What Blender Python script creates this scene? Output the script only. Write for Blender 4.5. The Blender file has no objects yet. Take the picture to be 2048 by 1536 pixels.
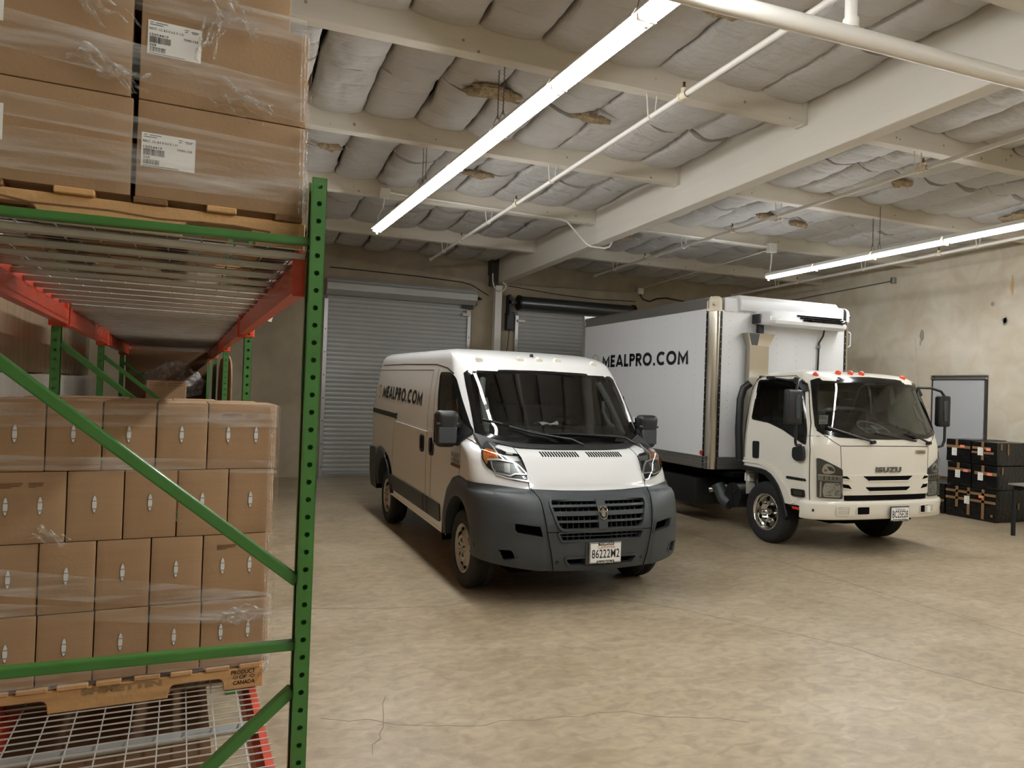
import bpy, bmesh, math, random
from mathutils import Vector, Matrix, noise
random.seed(7)
SC = bpy.context.scene
COL = SC.collection
# ---------------------------------------------------------------- camera
FPX = 1430.0; CAMH = 1.80
ROLL, PITCH, YAW = math.radians(1.97), math.radians(0.6), math.radians(21.3)
fwd = Vector((math.sin(YAW)*math.cos(PITCH), math.cos(YAW)*math.cos(PITCH), math.sin(PITCH)))
r0 = Vector((math.cos(YAW), -math.sin(YAW), 0)); u0 = r0.cross(fwd)
rgt = r0*math.cos(ROLL) + u0*math.sin(ROLL); up = -r0*math.sin(ROLL) + u0*math.cos(ROLL)
cd = bpy.data.cameras.new('camera'); cam = bpy.data.objects.new('camera', cd); COL.objects.link(cam)
cd.sensor_fit = 'HORIZONTAL'; cd.sensor_width = 36.0; cd.lens = FPX/2048*36
cd.clip_start = .05; cd.clip_end = 100
m = Matrix.Identity(4)
for i in range(3):
    m[i][0], m[i][1], m[i][2] = rgt[i], up[i], -fwd[i]
m[2][3] = CAMH
cam.matrix_world = m
SC.camera = cam
# ---------------------------------------------------------------- world, exposure
w = bpy.data.worlds.new('world'); SC.world = w; w.use_nodes = True
w.node_tree.nodes['Background'].inputs[0].default_value = (.9, .95, 1, 1)
w.node_tree.nodes['Background'].inputs[1].default_value = .02
SC.view_settings.view_transform = 'Standard'; SC.view_settings.look = 'None'
SC.view_settings.gamma = 1; SC.view_settings.use_curve_mapping = False
SC.view_settings.exposure = 1.05
TUBE_L = 42.0                       # radiance of the fluorescent tubes
SC.cycles.max_bounces = 8; SC.cycles.diffuse_bounces = 5; SC.cycles.transparent_max_bounces = 16
SC.cycles.sample_clamp_indirect = 6; SC.cycles.use_denoising = True
SC.cycles.caustics_reflective = False; SC.cycles.caustics_refractive = False

# ---------------------------------------------------------------- materials
def lin(c):
    return tuple(((x/255)/12.92 if x/255 <= .04045 else ((x/255+.055)/1.055)**2.4) for x in c)
def new_mat(name):
    mt = bpy.data.materials.new(name); mt.use_nodes = True
    nt = mt.node_tree; return mt, nt, nt.nodes['Principled BSDF'], nt.nodes['Material Output']
def N(nt, t, **kw):
    n = nt.nodes.new(t)
    for k, v in kw.items(): setattr(n, k, v)
    return n
def coords(nt, scale, obj=True):
    tc = N(nt, 'ShaderNodeTexCoord'); mp = N(nt, 'ShaderNodeMapping')
    mp.inputs['Scale'].default_value = scale if isinstance(scale, tuple) else (scale,)*3
    nt.links.new(tc.outputs['Object'], mp.inputs['Vector']); return mp.outputs['Vector']
def M(name, col, rough=.5, metal=0., var=0., vscale=4., bump=0., bscale=40., spec=.5, coat=0., vdetail=4, aniso=None):
    mt, nt, b, out = new_mat(name)
    c = lin(col)
    b.inputs['Base Color'].default_value = (*c, 1); b.inputs['Roughness'].default_value = rough
    b.inputs['Metallic'].default_value = metal; b.inputs['Specular IOR Level'].default_value = spec
    if coat: b.inputs['Coat Weight'].default_value = coat; b.inputs['Coat Roughness'].default_value = .08
    if var:
        nz = N(nt, 'ShaderNodeTexNoise'); nz.inputs['Scale'].default_value = 1; nz.inputs['Detail'].default_value = vdetail
        nt.links.new(coords(nt, vscale if aniso is None else aniso), nz.inputs['Vector'])
        cr = N(nt, 'ShaderNodeValToRGB')
        cr.color_ramp.elements[0].position = .3; cr.color_ramp.elements[1].position = .7
        cr.color_ramp.elements[0].color = (*[x*(1-var) for x in c], 1)
        cr.color_ramp.elements[1].color = (*[min(1, x*(1+var)) for x in c], 1)
        nt.links.new(nz.outputs['Fac'], cr.inputs['Fac']); nt.links.new(cr.outputs['Color'], b.inputs['Base Color'])
    if bump:
        nb = N(nt, 'ShaderNodeTexNoise'); nb.inputs['Scale'].default_value = 1; nb.inputs['Detail'].default_value = 5
        nt.links.new(coords(nt, bscale), nb.inputs['Vector'])
        bp = N(nt, 'ShaderNodeBump'); bp.inputs['Strength'].default_value = bump; bp.inputs['Distance'].default_value = .02
        nt.links.new(nb.outputs['Fac'], bp.inputs['Height']); nt.links.new(bp.outputs['Normal'], b.inputs['Normal'])
    return mt
def glass_mat(name, tint, rough=.02, refl=1.45, base_gloss=0.0):
    mt, nt, b, out = new_mat(name); nt.nodes.remove(b)
    tr = N(nt, 'ShaderNodeBsdfTransparent'); tr.inputs['Color'].default_value = (*tint, 1)
    gl = N(nt, 'ShaderNodeBsdfGlossy'); gl.inputs['Roughness'].default_value = rough
    fr = N(nt, 'ShaderNodeFresnel'); fr.inputs['IOR'].default_value = refl
    mx = N(nt, 'ShaderNodeMixShader'); nt.links.new(fr.outputs[0], mx.inputs[0])
    nt.links.new(tr.outputs[0], mx.inputs[1]); nt.links.new(gl.outputs[0], mx.inputs[2]); nt.links.new(mx.outputs[0], out.inputs['Surface'])
    return mt
def film_mat(name, opac=.10, scale=(3, 40, 40), strength=.35):
    mt, nt, b, out = new_mat(name)
    b.inputs['Base Color'].default_value = (.92, .92, .9, 1); b.inputs['Roughness'].default_value = .22
    b.inputs['Specular IOR Level'].default_value = .8
    nz = N(nt, 'ShaderNodeTexNoise'); nz.inputs['Scale'].default_value = 1; nz.inputs['Detail'].default_value = 6
    nt.links.new(coords(nt, scale), nz.inputs['Vector'])
    bp = N(nt, 'ShaderNodeBump'); bp.inputs['Strength'].default_value = strength; bp.inputs['Distance'].default_value = .02
    nt.links.new(nz.outputs['Fac'], bp.inputs['Height']); nt.links.new(bp.outputs['Normal'], b.inputs['Normal'])
    tr = N(nt, 'ShaderNodeBsdfTransparent'); mx = N(nt, 'ShaderNodeMixShader')
    rm = N(nt, 'ShaderNodeMapRange'); rm.inputs['From Min'].default_value = .45; rm.inputs['From Max'].default_value = .8
    rm.inputs['To Min'].default_value = opac*.4; rm.inputs['To Max'].default_value = opac*3.5
    nt.links.new(nz.outputs['Fac'], rm.inputs['Value']); nt.links.new(rm.outputs[0], mx.inputs[0])
    nt.links.new(tr.outputs[0], mx.inputs[1]); nt.links.new(b.outputs[0], mx.inputs[2]); nt.links.new(mx.outputs[0], out.inputs['Surface'])
    return mt
def emit_mat(name, col, s):
    mt, nt, b, out = new_mat(name); nt.nodes.remove(b)
    e = N(nt, 'ShaderNodeEmission'); e.inputs[0].default_value = (*col, 1); e.inputs[1].default_value = s
    nt.links.new(e.outputs[0], out.inputs['Surface']); return mt

def concrete(name, base, dark, light, rough, stain=.5, scale=.6, fine=9., rv=.15, streak=(1, 1, 1)):
    mt, nt, b, out = new_mat(name)
    v = coords(nt, 1.0)
    def nz(s, d, dist=0):
        n = N(nt, 'ShaderNodeTexNoise'); n.inputs['Scale'].default_value = s; n.inputs['Detail'].default_value = d
        n.inputs['Distortion'].default_value = dist
        nt.links.new(v2, n.inputs['Vector']); return n.outputs['Fac']
    mp = N(nt, 'ShaderNodeMapping'); mp.inputs['Scale'].default_value = streak; nt.links.new(v, mp.inputs['Vector']); v2 = mp.outputs['Vector']
    a = N(nt, 'ShaderNodeValToRGB'); e = a.color_ramp.elements
    e[0].position, e[1].position = .32, .68; e[0].color = (*lin(dark), 1); e[1].color = (*lin(light), 1)
    q = a.color_ramp.elements.new(.5); q.color = (*lin(base), 1)
    nt.links.new(nz(scale, 6, .6), a.inputs['Fac'])
    f = N(nt, 'ShaderNodeMixRGB', blend_type='OVERLAY'); f.inputs['Fac'].default_value = stain
    g = N(nt, 'ShaderNodeValToRGB'); g.color_ramp.elements[0].position = .3; g.color_ramp.elements[1].position = .7
    g.color_ramp.elements[0].color = (.32, .31, .3, 1); g.color_ramp.elements[1].color = (.66, .66, .65, 1)
    nt.links.new(nz(fine, 9, .8), g.inputs['Fac'])
    nt.links.new(a.outputs[0], f.inputs[1]); nt.links.new(g.outputs[0], f.inputs[2])
    nt.links.new(f.outputs[0], b.inputs['Base Color'])
    rr = N(nt, 'ShaderNodeMapRange'); rr.inputs['To Min'].default_value = rough-rv; rr.inputs['To Max'].default_value = rough+rv
    nt.links.new(nz(1.7, 5), rr.inputs['Value']); nt.links.new(rr.outputs[0], b.inputs['Roughness'])
    bp = N(nt, 'ShaderNodeBump'); bp.inputs['Strength'].default_value = .12; bp.inputs['Distance'].default_value = .01
    nt.links.new(nz(30, 6), bp.inputs['Height']); nt.links.new(bp.outputs['Normal'], b.inputs['Normal'])
    return mt

MAT = dict(
 floor=concrete('concrete_floor', (162,147,122), (151,135,110), (173,159,135), .40, .60, .9, 9.0, .12, (1, 1.6, 1)),
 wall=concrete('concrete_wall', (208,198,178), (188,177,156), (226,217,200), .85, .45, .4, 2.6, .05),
 wallback=concrete('shaded_concrete_wall', (168,156,134), (150,138,117), (182,170,150), .85, .3, .4, 2.0, .05),  # concrete of the other walls, darkened: back-wall shade put into the colour
 deck=M('roof_deck', (60,52,44), .9),
 batt=M('white_insulation_facing', (190,188,185), .5, var=.03, vscale=3, bump=1.0, bscale=(9,20,9), spec=.4),
 fiber=M('brown_fibreglass', (168,150,122), .95, var=.3, vscale=30, bump=.9, bscale=60),
 beam=M('painted_timber', (212,206,194), .6, var=.05, aniso=(1.2, 9, 9), bump=.12, bscale=18),
 beamg=M('painted_glulam', (216,211,200), .6, var=.03, aniso=(9, 1, 9), bump=.10, bscale=14),
 knot=M('timber_knot', (158,146,126), .8),
 pipe=M('white_pipe', (226,222,214), .35, spec=.5),
 brass=M('aged_brass', (120,84,44), .4, .8),
 conduit=M('white_conduit', (232,230,224), .45),
 chain=M('chain_steel', (130,126,118), .4, .9),
 tube=emit_mat('lit_fluorescent_tube', (.985, 1.0, 1.0), TUBE_L),
 lampbody=M('white_lamp_body', (238,236,230), .45),
 clip=M('cream_plastic', (222,212,190), .5),
 white=M('white_vehicle_paint', (224,224,222), .28, coat=.6, spec=.5),
 cabwhite=M('warm_white_cab_paint', (224,220,208), .30, coat=.6),
 boxwhite=M('white_box_panel', (216,217,218), .42),
 plastic=M('dark_grey_plastic', (53,58,60), .5, bump=.10, bscale=160, spec=.45),
 black=M('black_plastic', (20,21,22), .45),
 gloss=M('gloss_black', (10,11,12), .12),
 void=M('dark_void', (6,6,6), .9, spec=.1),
 rubber=M('tyre_rubber', (24,24,24), .8, bump=.15, bscale=60),
 steel=M('silver_wheel_paint', (176,172,160), .42, .55),
 chrome=M('chrome', (225,224,220), .09, 1.0),
 stainless=M('stainless_sheet', (196,190,178), .22, 1.0),
 alu=M('brushed_aluminium', (168,168,166), .38, .9),
 galv=M('galvanised_steel', (186,187,186), .40, .6, var=.10, vscale=6),
 wire=M('zinc_wire', (214,214,210), .4, .35),
 shutter=M('grey_shutter_paint', (176,178,175), .42, .15, var=.03, vscale=2),
 shutterdark=M('dark_barrel_steel', (96,100,102), .33, .8),
 amber=M('amber_lens', (222,128,40), .15, coat=1),
 redamber=M('orange_lens', (228,70,26), .2, coat=1),
 clear=M('clear_marker_lens', (226,222,208), .15, coat=1),
 red=M('red_reflector', (200,58,20), .25),
 letterchrome=M('dark_chrome', (120,120,118), .2, .8), mirrorish=M('lamp_reflector', (226,226,222), .30, .5), lampgrey=M('lamp_housing_grey', (104,104,102), .3, .6), lampsilver=M('lamp_housing_silver', (168,166,160), .32, .6),
 lampdark=M('headlamp_housing', (46,45,44), .25, .5),
 glass=glass_mat('tinted_windscreen', (.66, .72, .69), .0, 1.8),
 sideglass=glass_mat('dark_side_glass', (.30, .34, .33), .0, 1.5),
 lens=glass_mat('clear_lens', (.86, .88, .88), .03, 1.5),
 green=M('green_rack_paint', (60,116,50), .33, var=.07, vscale=9, coat=.3),
 orange=M('orange_rack_paint', (200,66,38), .4, var=.08, vscale=12, coat=.2),
 carton=M('brown_corrugated_card', (166,134,100), .75, var=.05, vscale=5, bump=.05, bscale=90, aniso=(2, 2, 60)),
 carton2=M('tan_corrugated_card', (160,130,97), .75, var=.06, vscale=6, bump=.05, bscale=80),
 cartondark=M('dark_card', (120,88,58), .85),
 cartonwhite=M('pale_wrapped_card', (196,190,180), .25, var=.06, aniso=(14, 14, .6), bump=.12, bscale=9),
 cartontan=M('glossy_wrapped_card', (150,130,108), .22, var=.10, aniso=(10, 10, .8), bump=.15, bscale=9),
 pale=M('white_contents', (226,226,224), .5),
 wood=M('pallet_pine', (204,160,108), .7, var=.22, aniso=(3, 24, 30), bump=.15, bscale=50),
 wooddark=M('old_pallet_board', (128,94,62), .8, var=.25, aniso=(3, 24, 30), bump=.2, bscale=50),
 ink=M('black_ink', (18,17,16), .6), greyink=M('faded_ink', (150,122,84), .8), rust=M('rust_stain', (200,170,128), .9), patchgrey=M('grey_patch', (158,151,138), .85), smudge=M('smudge', (96,88,76), .8), goldink=M('gold_ink', (170,120,50), .6),
 paper=M('white_label_paper', (236,236,232), .55), pink=M('pink_sticker', (240,140,120), .5),
 film=film_mat('stretch_film', .14), filmbunch=film_mat('bunched_film', .22, (30, 60, 60), .9),
 clearbag=film_mat('clear_plastic_bag', .26, (14, 14, 9), 1.0),
 bag=M('black_polythene', (15,15,16), .24, bump=.75, bscale=13),
 bagmatte=M('black_polythene_flat', (20,21,22), .45, bump=.2, bscale=8),
 tape=M('brown_tape', (128,100,68), .4),
 seat=M('dark_seat_fabric', (58,58,58), .9), dash=M('dashboard_plastic', (46,47,48), .6), trimgrey=M('grey_cabin_trim', (142,142,136), .7),
 door=M('grey_door_panel', (186,188,190), .5), doorframe=M('door_frame_dark', (60,56,52), .6),
 crack=M('floor_crack', (112,102,88), .9), tabletop=M('grey_table_top', (120,116,108), .5),
 brownbadge=M('bronze_badge', (120,62,40), .35, .5), blue=M('blue_ink', (60,80,140), .5),
)
# ---------------------------------------------------------------- mesh helpers
class B:
    def __init__(s): s.bm = bmesh.new()
    def box(s, x0, x1, y0, y1, z0, z1, mat=None):
        vs = [s.bm.verts.new((x, y, z)) for z in (z0, z1) for y in (y0, y1) for x in (x0, x1)]
        if mat is not None:
            for v in vs: v.co = mat @ v.co
        for f in ((0, 2, 3, 1), (4, 5, 7, 6), (0, 1, 5, 4), (2, 6, 7, 3), (0, 4, 6, 2), (1, 3, 7, 5)):
            s.bm.faces.new([vs[i] for i in f])
        return s
    def bar(s, p0, p1, w, h, upv=(0, 0, 1)):
        p0, p1 = Vector(p0), Vector(p1); d = (p1-p0); L = d.length; d.normalize()
        x = d.cross(Vector(upv)); x = x.normalized() if x.length > 1e-6 else Vector((1, 0, 0)); z = x.cross(d)
        mt = Matrix(((x[0], d[0], z[0], p0[0]), (x[1], d[1], z[1], p0[1]), (x[2], d[2], z[2], p0[2]), (0, 0, 0, 1)))
        return s.box(-w/2, w/2, 0, L, -h/2, h/2, mt)
    def cyl(s, p0, p1, r0, r1=None, n=16, caps=True):
        p0, p1 = Vector(p0), Vector(p1); r1 = r0 if r1 is None else r1
        d = (p1-p0).normalized(); a = Vector((0, 0, 1)) if abs(d.z) < .9 else Vector((1, 0, 0))
        x = d.cross(a).normalized(); y = d.cross(x)
        A = [s.bm.verts.new(p0+(x*math.cos(t)+y*math.sin(t))*r0) for t in [2*math.pi*i/n for i in range(n)]]
        Bv = [s.bm.verts.new(p1+(x*math.cos(t)+y*math.sin(t))*r1) for t in [2*math.pi*i/n for i in range(n)]]
        for i in range(n): s.bm.faces.new((A[i], A[(i+1) % n], Bv[(i+1) % n], Bv[i]))
        if caps: s.bm.faces.new(A[::-1]); s.bm.faces.new(Bv)
        return s
    def tube(s, pts, r, n=8, caps=True):
        pts = [Vector(p) for p in pts]; rings = []
        d0 = (pts[1]-pts[0]).normalized(); a = Vector((0, 0, 1)) if abs(d0.z) < .9 else Vector((1, 0, 0)); x = d0.cross(a).normalized()
        for i, p in enumerate(pts):
            d = ((pts[min(i+1, len(pts)-1)]-p).normalized() + (p-pts[max(i-1, 0)]).normalized()).normalized()
            x = (x-d*x.dot(d)).normalized(); y = d.cross(x)
            rings.append([s.bm.verts.new(p+(x*math.cos(t)+y*math.sin(t))*r) for t in [2*math.pi*k/n for k in range(n)]])
        for a_, b_ in zip(rings, rings[1:]):
            for k in range(n): s.bm.faces.new((a_[k], a_[(k+1) % n], b_[(k+1) % n], b_[k]))
        if caps: s.bm.faces.new(rings[0][::-1]); s.bm.faces.new(rings[-1])
        return s
    def lathe(s, prof, o, axis, n=32, close=False):
        o = Vector(o); d = Vector(axis).normalized(); a = Vector((0, 0, 1)) if abs(d.z) < .9 else Vector((1, 0, 0))
        x = d.cross(a).normalized(); y = d.cross(x); rings = []
        for r, h in prof:
            rings.append([s.bm.verts.new(o+d*h+(x*math.cos(2*math.pi*k/n)+y*math.sin(2*math.pi*k/n))*max(r, 1e-4)) for k in range(n)])
        prs = list(zip(rings, rings[1:])) + ([(rings[-1], rings[0])] if close else [])
        for a_, b_ in prs:
            for k in range(n): s.bm.faces.new((a_[k], a_[(k+1) % n], b_[(k+1) % n], b_[k]))
        return s
    def prism(s, pts, fn, d0, d1):
        A = [s.bm.verts.new(fn(p, d0)) for p in pts]; Bv = [s.bm.verts.new(fn(p, d1)) for p in pts]; n = len(pts)
        for i in range(n): s.bm.faces.new((A[i], A[(i+1) % n], Bv[(i+1) % n], Bv[i]))
        s.bm.faces.new(A[::-1]); s.bm.faces.new(Bv); return s
    def grid(s, f, nu, nv, skip=None):
        V = [[s.bm.verts.new(f(i/nu, j/nv)) for j in range(nv+1)] for i in range(nu+1)]
        for i in range(nu):
            for j in range(nv):
                if skip and skip((i+.5)/nu, (j+.5)/nv): continue
                s.bm.faces.new((V[i][j], V[i+1][j], V[i+1][j+1], V[i][j+1]))
        return s
    def ball(s, c, r, sub=2, sc=(1, 1, 1)):
        g = bmesh.ops.create_icosphere(s.bm, subdivisions=sub, radius=r)
        for v in g['verts']: v.co = Vector(c)+Vector((v.co.x*sc[0], v.co.y*sc[1], v.co.z*sc[2]))
        return s
    def bevel(s, w, seg=1, ang=30):
        bmesh.ops.recalc_face_normals(s.bm, faces=s.bm.faces); s.bm.normal_update()
        es = [e for e in s.bm.edges if len(e.link_faces) == 2 and e.calc_face_angle(0) > math.radians(ang)]
        bmesh.ops.bevel(s.bm, geom=es, offset=w, segments=seg, affect='EDGES', profile=.6, clamp_overlap=True); return s
    def fix(s, fn):
        for v in s.bm.verts: v.co = fn(v.co)
        return s
    def done(s, name, mat, parent=None, smooth=False, ang=35, norm=True):
        if norm: bmesh.ops.recalc_face_normals(s.bm, faces=s.bm.faces)
        me = bpy.data.meshes.new(name); s.bm.to_mesh(me); s.bm.free()
        me.materials.append(MAT[mat] if isinstance(mat, str) else mat)
        if smooth:
            me.polygons.foreach_set('use_smooth', [True]*len(me.polygons)); me.set_sharp_from_angle(angle=math.radians(ang))
        o = bpy.data.objects.new(name, me); COL.objects.link(o)
        if parent: o.parent = parent
        return o
def tag(o, label=None, cat=None, group=None, kind=None):
    if label: o['label'] = label
    if cat: o['category'] = cat
    if group: o['group'] = group
    if kind: o['kind'] = kind
    return o
def thing(name, loc, label, cat, group=None, rz=0.):
    o = bpy.data.objects.new(name, None); COL.objects.link(o); o.location = loc; o.rotation_euler = (0, 0, rz)
    o.empty_display_size = .1
    return tag(o, label, cat, group)
def inst(src, parent=None, loc=None, rz=None):
    c = src.copy(); COL.objects.link(c)
    if parent: c.parent = parent
    if loc is not None: c.location = loc
    if rz is not None: c.rotation_euler = (0, 0, rz)
    return c
def copy_tree(o, parent=None):
    c = o.copy(); COL.objects.link(c)
    if parent: c.parent = parent
    for ch in list(o.children): copy_tree(ch, c)
    return c
_tc = {}
def text_verts(txt, spacing=1.0, off=0.0, res=3):
    key = (txt, spacing, off, res)
    if key not in _tc:
        cu = bpy.data.curves.new('t', 'FONT'); cu.body = txt; cu.space_character = spacing; cu.offset = off; cu.resolution_u = res; cu.fill_mode = 'FRONT'
        ob = bpy.data.objects.new('t', cu); COL.objects.link(ob)
        dg = bpy.context.evaluated_depsgraph_get(); me = bpy.data.meshes.new_from_object(ob.evaluated_get(dg))
        vs = [tuple(v.co[:2]) for v in me.vertices]; fs = [tuple(p.vertices) for p in me.polygons]
        bpy.data.objects.remove(ob); bpy.data.curves.remove(cu); bpy.data.meshes.remove(me)
        x0 = min(v[0] for v in vs); x1 = max(v[0] for v in vs); y0 = min(v[1] for v in vs); y1 = max(v[1] for v in vs)
        _tc[key] = ([((x-x0)/(x1-x0), (y-y0)/(y1-y0)) for x, y in vs], fs)
    return _tc[key]
def text(b, txt, fn, spacing=1.0, off=0.0, res=3, thick=None):
    """fn(s,t[,d]) maps the unit box of the text to 3-D; thick gives raised letters"""
    vs, fs = text_verts(txt, spacing, off, res)
    V = [b.bm.verts.new(fn(x, y)) for x, y in vs]
    for f in fs:
        try: b.bm.faces.new([V[i] for i in f])
        except ValueError: pass
    if thick:
        fa = [f for f in b.bm.faces if f.verts[0] in set(V)]
        r = bmesh.ops.extrude_face_region(b.bm, geom=fa)
        for e in r['geom']:
            if isinstance(e, bmesh.types.BMVert): e.co += Vector(thick)
    return b
def letters(b, txt, x0, x1, fn, off, wt=.20):
    """bold geometric capitals built from strokes; y runs 0..1, x is scaled so the word fills x0..x1"""
    def arc(cx, cy, rx, ry, a0, a1, n=18): return [(cx+rx*math.cos(math.radians(a0+(a1-a0)*k/n)), cy+ry*math.sin(math.radians(a0+(a1-a0)*k/n))) for k in range(n+1)]
    h = wt/2
    G = dict(M=(1.12, [[(h, 0), (h*1.4, 1), (.56, .22), (1.12-h*1.4, 1), (1.12-h, 0)]]), E=(.66, [[(h, 0), (h, 1)], [(0, 1-h), (.62, 1-h)], [(0, .5), (.58, .5)], [(0, h), (.62, h)]]),
      A=(1.0, [[(h*.7, 0), (.5, 1)], [(1-h*.7, 0), (.5, 1)], [(.22, .28), (.78, .28)]]), L=(.60, [[(h, 0), (h, 1)], [(0, h), (.58, h)]]),
      P=(.70, [[(h, 0), (h, 1)], [(0, 1-h)]+arc(.38, .70, .30-h*.5, .30-h, 90, -90)+[(0, .40+h)]]), R=(.76, [[(h, 0), (h, 1)], [(0, 1-h)]+arc(.38, .70, .30-h*.5, .30-h, 90, -90)+[(0, .40+h)], [(.36, .44), (.70, 0)]]),
      O=(1.12, [arc(.56, .5, .56-h, .5-h*.9, 0, 360, 36)]), C=(.98, [arc(.56, .5, .56-h, .5-h*.9, 48, 312, 30)]))
    G['.'] = (.30, [[(.15, 0), (.15, .2)]])
    gap = .14; total = sum(G[c][0]+gap for c in txt)-gap; x = 0; k = (x1-x0)/total
    for c in txt:
        w_, S = G[c]
        for st in S:
            P = [Vector(p) for p in st]; L = []
            closed = (P[0]-P[-1]).length < 1e-6
            for i, p in enumerate(P):
                a = P[i-1] if i else (P[-2] if closed else p); d = P[i+1] if i+1 < len(P) else (P[1] if closed else p)
                d1 = (p-a).normalized() if (p-a).length > 1e-9 else (d-p).normalized(); d2 = (d-p).normalized() if (d-p).length > 1e-9 else d1
                n1 = Vector((-d1.y, d1.x)); n2 = Vector((-d2.y, d2.x)); nn = (n1+n2).normalized(); m_ = h/max(.34, nn.dot(n1))
                yy = lambda q: (q.x, min(1, max(0, q.y)))
                L.append((yy(p+nn*m_), yy(p-nn*m_)))
            V = [[b.bm.verts.new(fn(x0+(x+q[0])*k, q[1], off)) for q in l] for l in L]
            for u, v in zip(V, V[1:]):
                try: b.bm.faces.new((u[0], u[1], v[1], v[0]))
                except ValueError: pass
        x += w_+gap
    return b
def rpoly(pts, r=.03, seg=5):
    out = []; n = len(pts)
    for i in range(n):
        p = Vector(pts[i]); a = Vector(pts[i-1]); c = Vector(pts[(i+1) % n])
        d1 = (a-p); d2 = (c-p); rr = min(r, d1.length*.45, d2.length*.45)
        A = p+d1.normalized()*rr; C_ = p+d2.normalized()*rr
        for k in range(seg+1):
            t = k/seg; out.append(tuple((1-t)**2*A+2*t*(1-t)*p+t*t*C_))
    return out
def inset(poly, d):
    n = len(poly); out = []
    ar = sum(poly[i][0]*poly[(i+1) % n][1]-poly[(i+1) % n][0]*poly[i][1] for i in range(n)); sg = 1 if ar > 0 else -1
    for i in range(n):
        a, p, c = Vector(poly[i-1]), Vector(poly[i]), Vector(poly[(i+1) % n])
        t = (c-a); t = t.normalized() if t.length > 1e-9 else Vector((1, 0))
        nn = Vector((-t.y, t.x))*sg; out.append(tuple(p+nn*d))
    return out
def inside(poly, x, y):
    c = False; n = len(poly); j = n-1
    for i in range(n):
        xi, yi = poly[i]; xj, yj = poly[j]
        if (yi > y) != (yj > y) and x < (xj-xi)*(y-yi)/(yj-yi)+xi: c = not c
        j = i
    return c
# ---------------------------------------------------------------- vehicle shells
def interp(pts, z):
    n = len(pts)
    if z <= pts[0][0]: return pts[0][1]
    if z >= pts[-1][0]: return pts[-1][1]
    for i in range(n-1):
        if z <= pts[i+1][0]: break
    d = [(pts[k+1][1]-pts[k][1])/(pts[k+1][0]-pts[k][0]) for k in range(n-1)]
    def tan(k):
        if k == 0: return d[0]
        if k == n-1: return d[-1]
        a, b = d[k-1], d[k]
        return 0. if a*b <= 0 else 2*a*b/(a+b)
    x0, y0 = pts[i]; x1, y1 = pts[i+1]; h = x1-x0; t = (z-x0)/h
    m0, m1 = tan(i)*h, tan(i+1)*h
    return (2*t**3-3*t*t+1)*y0+(t**3-2*t*t+t)*m0+(-2*t**3+3*t*t)*y1+(t**3-t*t)*m1
class Shell:
    def __init__(s, v0, D, W, E, n): s.p = (v0, D, W, E); s.n = n; s.c = {}
    def q(s, z):
        k = round(z, 5)
        if k not in s.c: s.c[k] = tuple(interp(t, z) for t in s.p)
        return s.c[k]
    def front(s, u, z):
        v0, D, W, E = s.q(z); t = min(abs(u)/max(W, 1e-6), 1.); return v0+D*(1-(1-t**s.n)**(1/s.n))
    def side(s, v, z):
        v0, D, W, E = s.q(z); a = 1-(v-v0)/D
        if a <= 0: return W
        return W*(1-min(a, 1)**s.n)**(1/s.n)
    def ring(s, ph, z):
        v0, D, W, E = s.q(z); a = ph*math.pi/2
        return W*math.sin(a)**(2/s.n), v0+D*(1-max(math.cos(a), 0)**(2/s.n))
    def F(s, off=0.):
        def f(x, y, o=off):
            e = .004
            p = Vector((x, s.front(x, y), y)); a = Vector((x+e, s.front(x+e, y), y))-Vector((x-e, s.front(x-e, y), y)); c = Vector((x, s.front(x, y+e), y+e))-Vector((x, s.front(x, y-e), y-e))
            n = a.cross(c)
            return p+n.normalized()*o if n.length > 1e-9 else p
        return f
    def S(s, sg, off=0.):
        def f(x, y, o=off):
            e = .004
            g = lambda v, z: Vector((sg*s.side(v, z), v, z))
            n = (g(x+e, y)-g(x-e, y)).cross(g(x, y+e)-g(x, y-e))
            if n.x*sg < 0: n = -n
            return g(x, y)+n.normalized()*o if n.length > 1e-9 else g(x, y)
        return f
def fillpatch(b, poly, fn, off, depth=.01, nx=14, ny=8):
    """fill a 2-D polygon as a curved patch lying off above the surface fn, with a skirt of the given depth"""
    xs = sorted(p[0] for p in poly); x0, x1 = xs[0], xs[-1]; n = len(poly)
    X = [x0+(x1-x0)*(.5-.5*math.cos(math.pi*i/nx)) for i in range(nx+1)]
    X[0] += 1e-5; X[-1] -= 1e-5
    cols = []
    for x in X:
        ys = []
        for i in range(n):
            (xa, ya), (xb, yb) = poly[i], poly[(i+1) % n]
            if (xa > x) != (xb > x): ys.append(ya+(yb-ya)*(x-xa)/(xb-xa))
        lo, hi = (min(ys), max(ys)) if ys else (0, 0)
        cols.append([(x, lo+(hi-lo)*j/ny) for j in range(ny+1)])
    V = [[b.bm.verts.new(fn(x, y, off)) for x, y in c] for c in cols]
    for i in range(nx):
        for j in range(ny): b.bm.faces.new((V[i][j], V[i+1][j], V[i+1][j+1], V[i][j+1]))
    if depth:
        bd = [(i, 0) for i in range(nx)]+[(nx, j) for j in range(ny)]+[(i, ny) for i in range(nx, 0, -1)]+[(0, j) for j in range(ny, 0, -1)]
        L = [b.bm.verts.new(fn(*cols[i][j], off-depth)) for i, j in bd]; k = len(bd)
        for q in range(k):
            (i, j), (i2, j2) = bd[q], bd[(q+1) % k]
            b.bm.faces.new((V[i][j], V[i2][j2], L[(q+1) % k], L[q]))
    return b
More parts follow.
